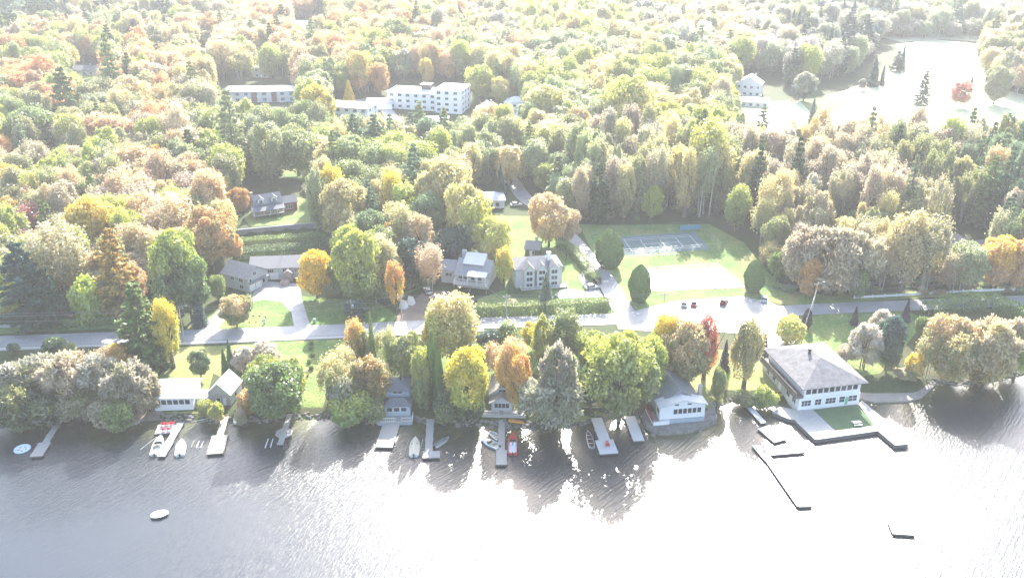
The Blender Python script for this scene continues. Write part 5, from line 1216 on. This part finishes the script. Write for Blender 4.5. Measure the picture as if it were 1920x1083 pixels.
# ------------------------------------------------------------------ boats
def boat(label, bow, stern, wd, hull=None, ins=None, kind='motor', name='motorboat', cat='boat', cover=None):
    b, s_ = Vector(bow), Vector(stern); d = b - s_; L = d.length; rt = empty(name, (s_.x, s_.y, 0), math.atan2(d.y, d.x), label, cat)
    K = 12; rows = []; fb = .55 if kind != 'row' else .42
    for i in range(K+1):
        t = i/K; hw = wd/2*(1 - max(0, (t-.45)/.55)**2.2) * (.93 + .07*min(1, t*4)) + .02; sh = fb + .28*max(0, t-.4)**1.5
        rows.append([(t*L, -hw, sh), (t*L*(.985 if t > .9 else 1), -hw*.82, .02), (t*L*(.97 if t > .9 else 1), 0, -.18 + .15*t), (t*L*(.985 if t > .9 else 1), hw*.82, .02), (t*L, hw, sh)])
    mb = MB(); 
    for r_ in rows: mb.v += r_
    for i in range(K):
        for j in range(4): mb.f.append((i*5+j, (i+1)*5+j, (i+1)*5+j+1, i*5+j+1))
    mb.f.append((0,1,2,3,4))
    mb.build('hull', hull or GEL, rt)
    # gunwale deck with a cockpit opening
    gd = MB(); q0 = []
    for i in range(K+1):
        x, y, z = rows[i][4]; inner = max(.0, y - .22) if .04 < i/K < (.62 if kind == 'motor' else .9) else 0
        q0.append((x, y, z, inner))
    for i in range(K):
        (x0, y0, z0_, n0), (x1, y1, z1_, n1) = q0[i], q0[i+1]
        for g in (-1, 1): gd.add([(x0, g*y0, z0_), (x1, g*y1, z1_), (x1, g*n1, z1_+.03), (x0, g*n0, z0_+.03)], [(0,1,2,3)])
    gd.build('gunwale', hull or GEL, rt)
    MB().add([(x, g*(y-.1), .18) for x, y, z, n_ in q0 for g in (-1, 1)], [(2*i, 2*i+2, 2*i+3, 2*i+1) for i in range(K)]).build('floor', ins or ALU, rt)
    if kind == 'motor':
        a = .55*L; hw = wd*.36
        MB().prism(0, [(a, -hw, fb+.05), (a+.5, -hw*.5, fb+.08), (a+.5, hw*.5, fb+.08), (a, hw, fb+.05)], [(a-.25, -hw*.95, fb+.5), (a+.15, -hw*.45, fb+.5), (a+.15, hw*.45, fb+.5), (a-.25, hw*.95, fb+.5)]).build('windscreen', GLASS, rt)
        for g in (-1, 1):
            MB().box(a-1.1, a-.55, g*wd*.2-.24, g*wd*.2+.24, .19, .55).box(a-1.15, a-1.02, g*wd*.2-.24, g*wd*.2+.24, .55, .95).build('seat', ins or CREAM, rt)
        MB().box(.35, .85, -wd*.36, wd*.36, .19, .5).build('bench', ins or CREAM, rt)
    else:
        for t in (.25, .5, .72): MB().box(t*L-.12, t*L+.12, -wd*.36, wd*.36, .3, .35).build('thwart', WOODT if kind == 'row' else ALU, rt)
    if kind != 'row':
        MB().box(-.45, -.05, -.17, .17, .25, .95).ball((-.25,0,.95), .26, .19, .14).box(-.38, -.14, -.05, .05, -.3, .25).build('outboard_motor', BLK, rt)
    if cover:
        cv = MB(); ring = [(x, g*y*1.02, z+.05) for g in (1,) for x, y, z, n_ in q0] + [(x, -y*1.02, z+.05) for x, y, z, n_ in q0[::-1]]
        top = [(L*.15, 0, fb+.55), (L*.55, 0, fb+.75), (L*.9, 0, fb+.5)]; k = len(ring); cv.v += ring + top
        for i in range(k-1):
            xm = (ring[i][0]+ring[i+1][0])/2; t = k + (0 if xm < L*.35 else 1 if xm < L*.75 else 2); cv.f.append((i, i+1, t))
            x2 = (ring[i+1][0]+ring[min(i+2, k-1)][0])/2; t2_ = k + (0 if x2 < L*.35 else 1 if x2 < L*.75 else 2)
            if t2_ != t: cv.f.append((i+1, t2_, t))
        cv.f.append((k-1, 0, k)); cv.build('cover', cover, rt)
    return rt
boat('white motorboat moored on the platform side of the white topped dock', W(302,815,.4), W(290,852,.4), 2.3)
boat('white covered motorboat moored beside the white topped dock', W(341,824,.4), W(337,853,.4), 2.2, cover=TRIM)
boat('white rowing boat pulled up on the rocks by the tan dock', W(446,764,1), W(443,790,1), 1.5, kind='row', name='rowing_boat').location.z = .35
boat('small motorboat with cream cover moored in a lift beside the L-shaped dock', W(779,819,.4), W(776,854,.4), 2.3, cover=CREAM)
boat('grey aluminium skiff tied behind the L-shaped dock', W(842,819,.4), W(815,838,.4), 1.5, ALU, ALU, 'skiff', 'skiff')
boat('white bow rider moored at the cottage dock', W(903,822,.4), W(936,838,.4), 2.2)
boat('red and white striped runabout beside the cottage dock', W(962,810,.4), W(961,851,.4), 2.2, REDP, TRIM)
boat('white runabout behind the cottage dock, partly hidden', W(918,808,.4), W(936,822,.4), 1.8, name='dinghy', kind='row')
boat('white rowing boat drifting in the pale open water beside the wide white dock', W(1102,806,.4), W(1110,838,.4), 1.6, ALU, BLK, 'row', 'rowing_boat')
_rr = empty('oval_raft', (*W(299,963,.4), 0), R(22), 'lone oval white raft floating in open water off the round float', 'raft')
_ov = [(1.75*math.cos(2*math.pi*k/16), 1.15*math.sin(2*math.pi*k/16)) for k in range(16)]
MB().prism(0, [(x*.93, y*.93, -.1) for x, y in _ov], [(x, y, .40) for x, y in _ov]).build('hull', BLK, _rr); MB().prism(0, [(x*1.02, y*1.02, .403) for x, y in _ov], [(x, y, .5) for x, y in _ov]).build('deck', TRIM, _rr)
ky = boat('orange kayak lying on the shore beside the cottage dock', W(981,792,1), W(954,787,1), .85, ORNG, ORNG, 'row', 'kayak', 'kayak'); ky.location.z = .75
# boat lift frames
def lift(label, c, L, wd, rz):
    rt = empty('boat_lift', (*c, 0), rz, label, 'boat lift')
    for x in (-L/2, L/2):
        for y in (-wd/2, wd/2): MB().bar((x, y, -1.3), (x, y, 1.1), .07).build('post', GALV, rt)
    MB().bar((-L/2, -wd/2, 1.1), (L/2, -wd/2, 1.1), .06).bar((-L/2, wd/2, 1.1), (L/2, wd/2, 1.1), .06).build('side_rail', GALV, rt)
lift('metal lift frame round the cream covered motorboat', W(777,838,.4), 4.8, 3.2, R(86)); lift('metal lift frame round the platform side motorboat', W(290,838,.4), 5.5, 3.2, R(70))
for i, (a, b_, lb) in enumerate(((((368,838),(374,826)),0,'first pale rail from the rowing boat between two docks'),(((376,838),(382,826)),0,'second pale rail from the rowing boat between two docks'),(((358,838),(364,826)),0,'dark leaning rail between two docks'),(((497,838),(503,822)),0,'pale rail in the water beside the octagonal dock, outer one'),(((507,837),(512,822)),0,'pale rail in the water beside the octagonal dock, inner one'))):
    p, q = Vector((*W(*a[0],.2), .12)), Vector((*W(*a[1],.2), .22)); o = MB().bar((0,0,0), q-p, .11, 6).bar((0,0,0),(0,0,-1.3),.06).bar(q-p,(q-p)+Vector((0,0,-1.3)),.06).build('ramp_rail', POST if i == 2 else TRIM); o.location = p; tagp(o, lb, 'boat rail', 'boat rails standing in the shallows')
# ------------------------------------------------------------------ chairs, picnic tables, small things
def chair(x, y, z, rz, m, label, g=None):
    rt = empty('deck_chair', (x, y, z), rz, label, 'chair', g); MB().box(-.35,.35,-.3,.35,.34,.42).build('seat', m, rt)
    MB().prism(0, [(-.35,.3,.40),(.35,.3,.40),(.35,.38,.40),(-.35,.38,.40)], [(-.3,.6,1.1),(.3,.6,1.1),(.3,.68,1.1),(-.3,.68,1.1)]).build('backrest', m, rt)
    for sx in (-1, 1):
        MB().box(sx*.38-.06, sx*.38+.06, -.35, .5, .6, .66).build('armrest', m, rt)
        for sy in (-.28, .38): MB().box(sx*.36-.05, sx*.36+.05, sy-.05, sy+.05, 0, .595).build('leg', m, rt)
cl = [((306,797),'shore row, outermost'),((315,796),'shore row, middle'),((324,795),'shore row, nearest the dock'),((308,807),'water row, outermost'),((318,806),'water row, nearest the dock')]
for (x, y), t in cl: chair(*W(x, y, .7), .69, R(random.uniform(150, 200)), REDP, f'red garden chair on the small platform, {t}', 'red chairs on the small platform')
chair(*W(1139,836,.7), .67, R(10), REDP, 'single red chair on the wide white dock')
def picnic(label, x, y, z, rz, m):
    rt = empty('picnic_table', (x, y, z), rz, label, 'picnic table'); MB().box(-1,1,-.4,.4,.72,.78).build('table_top', m, rt)
    for g in (-1, 1): MB().box(-1,1,g*.8-.15,g*.8+.15,.42,.47).build('bench', m, rt); MB().bar((g*.7,-.8,0),(g*.7,.2,.715),.05,4).bar((g*.7,.8,0),(g*.7,-.2,.715),.05,4).bar((g*.7,-.85,.38),(g*.7,.85,.38),.035,4).build('leg', m, rt)
picnic('pale picnic table on the clubhouse lawn', *W(1606,795,1), .95, R(8), TRIM)
picnic('pale picnic table on the small dry lawn beside the green tree', *P(1112,763), h(*P(1112,763)), R(15), WOODT)
# umbrella-less tents (two white tents), bin, statue, dish, mailbox
def tent(label, px, py, s):
    x, y = P(px, py); rt = empty('white_tent', (x, y, h(x, y)), R(-25), label, 'tent', 'two small white shelter tents')
    MB().prism(0, [(-s,-s,0),(-s,s,0),(-s*.9,0,2.6)], [(s,-s,0),(s,s,0),(s*.9,0,2.6)]).build('canopy', TRIM, rt)
    MB().bar((-s*.92,0,0),(-s*.92,0,2.7),.04).bar((s*.92,0,0),(s*.92,0,2.7),.04).build('pole', GALV, rt)
tent('white tent nearest the narrow orange tree', 757, 577, 1.1); tent('white tent nearest the brown parking ground', 771, 570, 1.0)
x, y = P(497,606); st = MB().tube([(0,0,0),(0,0,.6),(0,0,1.3),(0,0,1.55)], [.28,.2,.26,.1], 8).ball((0,0,1.7), .16, .16, .2).build('garden_ornament', TRIM); st.location = (x, y, h(x, y)); tagp(st, 'slim white garden ornament on the driveway island', 'ornament')
x, y = P(475,598)
for k in range(11):
    a = k*.571; rr = random.uniform(2.0, 2.6); o = MB().ball((0,0,.15), random.uniform(.2,.4), random.uniform(.2,.35), .2, 7, 5).build('garden_stone', M_rock); q = (x+rr*math.cos(a)*1.5, y+rr*math.sin(a)); o.location = (*q, h(*q)); tagp(o, 'pale grey stone in the ring on the driveway island', 'stone', 'stones ringing the island bed')
x, y = P(590,605)
o = MB().box(-.4,.4,-.35,.35,0,1.1).prism(0,[(-.45,-.4,1.1),(.45,-.4,1.1),(.45,.4,1.1),(-.45,.4,1.1)],[(-.4,-.1,1.3),(.4,-.1,1.3),(.4,.4,1.3),(-.4,.4,1.3)]).build('wheeled_bin', mat('green_bin_plastic',(.25,.42,.33),.5,.05)); o.location = (x, y, h(x, y)); tagp(o, 'pale green wheeled bin at the driveway mouth', 'bin')
# timber steps up the lawn
a_, b_ = Vector(P(462,748)), Vector(P(462,672)); sb = MB(); n = 15
for k in range(n):
    p = a_.lerp(b_, k/n); z = h(*p); sb.box(p.x-a_.x-.9, p.x-a_.x+.9, p.y-a_.y-.18, p.y-a_.y+.18, z-.1, z+.16+.02*k)
sb = sb.build('timber_steps', POST); sb.location = (*a_, 0); tagp(sb, 'timber garden steps beside the round green maple', 'steps')
# planted line of low bushes on the open lawn
for k, (px, py) in enumerate(((583,655),(586,668),(580,680),(584,692),(575,704),(584,645))):
    x, y = P(px, py); nm = ['at the road end','second from the road','third from the road','fourth from the road','nearest the lake','beside the pavement']
    put_tree(x, y, h(x, y), 1.6, 1.3, 'bush', 'mgr', 'grn', f'low green bush in the row across the open lawn, {nm[k]}', 'bushes in a row across the open lawn')
# bank rocks
rv = MB(); sx = np.arange(-150, 140, .55)
for x in sx:
    if 62 < x < 106: continue
    ys_ = float(np.interp(x, _sx, _sy))
    for _ in range(2):
        yy_ = ys_ + random.uniform(-.7, 1.8); r_ = random.uniform(.18, .55); xx = x + random.uniform(-.4, .4); z = h(xx, yy_)
        rv.ball((xx, yy_, max(-.1, z) + r_*.15), r_*random.uniform(.8, 1.5), r_*random.uniform(.8, 1.2), r_*.7, 6, 4)
tagp(rv.build('shore_rocks', M_rock), kind='stuff')
# driftwood logs on the bank
for (a, b_), lb in ((((240,792),(290,735)), 'long pale log edging on the gravel bank'), (((250,770),(258,742)), 'short pale plank beside the lime green bush'), (((348,795),(428,778)), 'thin pale branch lying along the rocks by the tan dock')):
    p, q = P3(*a), P3(*b_); o = MB().tube([(0,0,.15), (q-p)*.5 + Vector((0,.2,.25)), (q-p)+Vector((0,0,.15))], [.17,.15,.1], 6).build('driftwood_log', mat('bleached_wood', (.55,.50,.42), .7, .1)); o.location = p; tagp(o, lb, 'log')
# ------------------------------------------------------------------ vehicles
def car(label, px, py, rz, body, L=4.4, wd=1.8, suv=False, name='parked_car', group=None, z=None):
    x, y = P(px, py); rt = empty(name, (x, y, h(x, y) + .13), R(rz), label, 'car', group); hh = 1.65 if suv else 1.42; bl = .95 if suv else .82
    prof = [(-L/2,.32),(-L/2,bl-.08),(-L/2+.15,bl),(-L*.12 if not suv else -L*.2,bl+.05),(L*.28,bl+.02),(L/2-.1,bl-.15),(L/2,.55),(L/2,.32)]
    mb = MB(); y_ = wd/2; mb.prism(0, [(a,-y_,b) for a,b in prof], [(a,y_,b) for a,b in prof]); mb.build('body', body, rt)
    r0, r1, f1, f0 = -L*.42, -L*.30 if not suv else -L*.38, L*.06, L*.22; yi = wd*.39
    MB().prism(0, [(r0,-y_*.93,bl+.06),(f0,-y_*.93,bl+.06),(f0,y_*.93,bl+.06),(r0,y_*.93,bl+.06)], [(r1,-yi,hh-.07),(f1,-yi,hh-.07),(f1,yi,hh-.07),(r1,yi,hh-.07)]).build('windows', GLASS, rt)
    MB().prism(0, [(r1-.05,-yi-.03,hh-.068),(f1+.05,-yi-.03,hh-.068),(f1+.05,yi+.03,hh-.068),(r1-.05,yi+.03,hh-.068)], [(r1+.1,-yi+.08,hh),(f1-.05,-yi+.08,hh),(f1-.05,yi-.08,hh),(r1+.1,yi-.08,hh)]).build('roof', body, rt)
    for sx in (-L*.31, L*.31):
        for sy in (-1, 1):
            w_ = MB().bar((sx, sy*(y_-.2), .33), (sx, sy*(y_+.02), .33), .33, 14).build('wheel', RUBB, rt); MB().bar((sx, sy*(y_+.021), .33), (sx, sy*(y_+.04), .33), .19, 10).build('rim', GALV, w_)
    for sy in (-1, 1):
        MB().box(L/2+.001, L/2+.03, sy*wd*.33-.18, sy*wd*.33+.18, .6, .74).build('headlight', CHRM, rt); MB().box(-L/2-.03, -L/2-.001, sy*wd*.35-.14, sy*wd*.35+.14, .62, .8).build('tail_light', REDP, rt)
    return rt
SILV = paint('silver_paint', (.45,.46,.48)); WCAR = paint('white_car_paint', (.72,.72,.72)); MARN = paint('maroon_car_paint', (.16,.02,.03)); RCAR = paint('red_car_paint', (.38,.03,.03)); DCAR = paint('dark_car_paint', (.05,.05,.06)); BCAR = paint('pale_blue_car_paint', (.40,.52,.58))
car('silver grey car in the pair nose in beside the sand court', 1284, 572, 70, SILV, group='cars at the edge of the pale lot'); car('dusky red car in the pair nose in beside the sand court', 1302, 571, 70, RCAR, group='cars at the edge of the pale lot')
car('maroon pickup style car alone at the middle of the lot edge', 1357, 568, 66, MARN, 4.8, 1.9, True, group='cars at the edge of the pale lot'); car('pale blue car beside the clipped cedar', 1433, 563, 75, BCAR, group='cars at the edge of the pale lot')
car('tan and white car on the brown parking ground, farther up', 802, 548, 110, WCAR, 4.6); car('pale pinkish white car on the brown parking ground, half behind a yellow tree', 819, 562, 150, paint('pinkish_car_paint', (.68,.55,.52)), 4.6)
car('dark car parked behind the clubhouse roof', 1458, 660, 10, DCAR); car('dark grey car beside the clubhouse corner', 1474, 658, 100, paint('dark_grey_paint', (.12,.12,.13)))
car('silver car on the side road drive by the turreted house', 1110, 541, 12, SILV); car('black car under the dark pine at the cottage lawn', 312, 690, 75, DCAR, 3.6, 1.6); car('white car beside the pale hipped house', 968, 386, 10, WCAR)
# ------------------------------------------------------------------ poles and overhead cables
def pole(label, px, yt, yb, dx=0, arm=True, lean=0, extra=None):
    x, y = P(px, yb); z0 = h(x, y); hgt = z_at(y, yt) - z0; rt = empty('utility_pole', (x, y, z0), R(8), label, 'utility pole'); rt.rotation_euler[1] = R(lean)
    MB().bar((0,0,-.5), (0,0,hgt), .17, 8, .11).build('shaft', BARKP if extra != 'dark' else BARK, rt)
    if arm:
        MB().box(-1.1, 1.1, -.07, .07, hgt-.75, hgt-.6).build('crossarm', POST, rt)
        for sx in (-1, 0, 1): MB().bar((sx*.95,0,hgt-.598),(sx*.95,0,hgt-.35),.06).build('insulator', CHRM, rt)
    if extra == 'transformer': MB().bar((.42,0,hgt-2.6),(.42,0,hgt-1.5),.32,12).box(.0,.42,-.05,.05,hgt-2.1,hgt-2.0).build('transformer', TRIM, rt)
    if extra == 'lamp':
        MB().bar((0,0,hgt-.3),(1.8,0,hgt+.1),.05).build('lamp_arm', GALV, rt); MB().box(1.6,2.2,-.14,.14,hgt+.02,hgt+.16).build('lamp_head', GALV, rt)
    bpy.context.view_layer.update(); return rt.matrix_world @ Vector((0, 0, hgt - .4)), rt.matrix_world @ Vector((0, 0, hgt - 2.2))
PO = [pole('grey wooden pole beside the small blue spruce and lane', 346, 574, 640, extra='lamp'), pole('pole with a white transformer by the dark green bush', 661, 562, 607, extra='transformer'), pole('thin pole in front of the two white tents', 754, 552, 606),
      pole('pole in front of the long clipped hedge', 950, 552, 603), pole('pole beside the junction cedar at the sand court', 1244, 548, 585, extra='lamp'), pole('tall leaning pole at the roadside lawn, upper one', 1520, 529, 592, lean=4, extra='lamp'), pole('lamp pole behind the white roadside fence', 1796, 515, 556, extra='lamp')]
P9 = pole('leaning pale pole between clubhouse roof and lot', 1502, 596, 646, lean=4, arm=False); P8 = pole('small pale service pole beside the small dark cottage', 706, 534, 569, arm=False)
def cable(a, b_, sag, label, group='cables strung between the road poles'):
    pts = [a.lerp(b_, t) - Vector((0,0,sag*4*t*(1-t))) for t in np.linspace(0, 1, 14)]; o = MB().tube([p - a for p in pts], [.032]*14, 4).build('overhead_cable', WIRE); o.location = a; tagp(o, label, 'overhead cable', group)
nmz = ['the lane pole','the transformer pole','the tents pole','the hedge pole','the junction pole','the leaning pole','the fence pole']
lz = Vector((*P(-160,650), 11.5)); rz_ = Vector((*P(2150,548), 13))
seq = [lz] + [p[0] for p in PO] + [rz_]; seq2 = [lz - Vector((0,0,1.8))] + [p[1] for p in PO] + [rz_ - Vector((0,0,1.8))]; nn_ = ['the frame edge by the dark pines'] + nmz + ['the road end past the fence']
for i in range(len(seq)-1):
    for dy in (-.8, .8): cable(seq[i]+Vector((dy*.3,dy,0)), seq[i+1]+Vector((dy*.3,dy,0)), .8, f'upper cable from {nn_[i]} to {nn_[i+1]}, ' + ('lake side' if dy < 0 else 'wood side'))
    cable(seq2[i], seq2[i+1], 1.0, f'lower cable from {nn_[i]} to {nn_[i+1]}')
cable(PO[3][1], Vector((*P(880,545), 9)), .5, 'service cable from the hedge pole to the stone house', None); cable(PO[5][1], P9[0], .5, 'service cable joining the two leaning poles', None)
# ------------------------------------------------------------------ light, air, sky
SUN_AZ, SUN_EL = 10.0, 34.0      # degrees right of the view axis, above the horizon
sd = bpy.data.lights.new('sun', 'SUN'); sd.energy = 4.1; sd.angle = R(.6); sd.color = (1, .95, .87)
so = bpy.data.objects.new('sun', sd); COL.objects.link(so)
dv = Vector((math.sin(R(SUN_AZ)) * math.cos(R(SUN_EL)), math.cos(R(SUN_AZ)) * math.cos(R(SUN_EL)), math.sin(R(SUN_EL))))
so.rotation_euler = dv.to_track_quat('Z', 'Y').to_euler(); so.location = (0, 300, 200)
wd_ = bpy.data.worlds.new('World'); S.world = wd_; wd_.use_nodes = True; nt = wd_.node_tree
bg = nt.nodes['Background']; sk = nt.nodes.new('ShaderNodeTexSky'); sk.sky_type = 'NISHITA'; sk.sun_disc = False
sk.sun_elevation = R(SUN_EL); sk.sun_rotation = R(SUN_AZ); sk.air_density = 1.0; sk.dust_density = 2.0
nt.links.new(sk.outputs[0], bg.inputs['Color']); bg.inputs['Strength'].default_value = .15
hz = MB().box(-2300, 2300, -150, 3000, -6, 135); hm = bpy.data.materials.new('haze'); hm.use_nodes = True; nt = hm.node_tree; nt.nodes.clear()
pv = nt.nodes.new('ShaderNodeVolumePrincipled'); oo = nt.nodes.new('ShaderNodeOutputMaterial'); nt.links.new(pv.outputs[0], oo.inputs['Volume'])
pv.inputs['Color'].default_value = (.97, .97, .97, 1); pv.inputs['Density'].default_value = .00025; pv.inputs['Anisotropy'].default_value = .12
tagp(hz.build('haze', hm), kind='stuff')
S.view_settings.view_transform = 'Standard'; S.view_settings.look = 'None'; S.view_settings.exposure = 2.03; S.view_settings.gamma = 1
S.render.engine = 'CYCLES'; cy = S.cycles; cy.max_bounces = 7; cy.diffuse_bounces = 3; cy.glossy_bounces = 2; cy.transmission_bounces = 4; cy.volume_bounces = 0
cy.transparent_max_bounces = 4; cy.use_denoising = True; cy.sample_clamp_indirect = 6; cy.caustics_reflective = False; cy.caustics_refractive = False
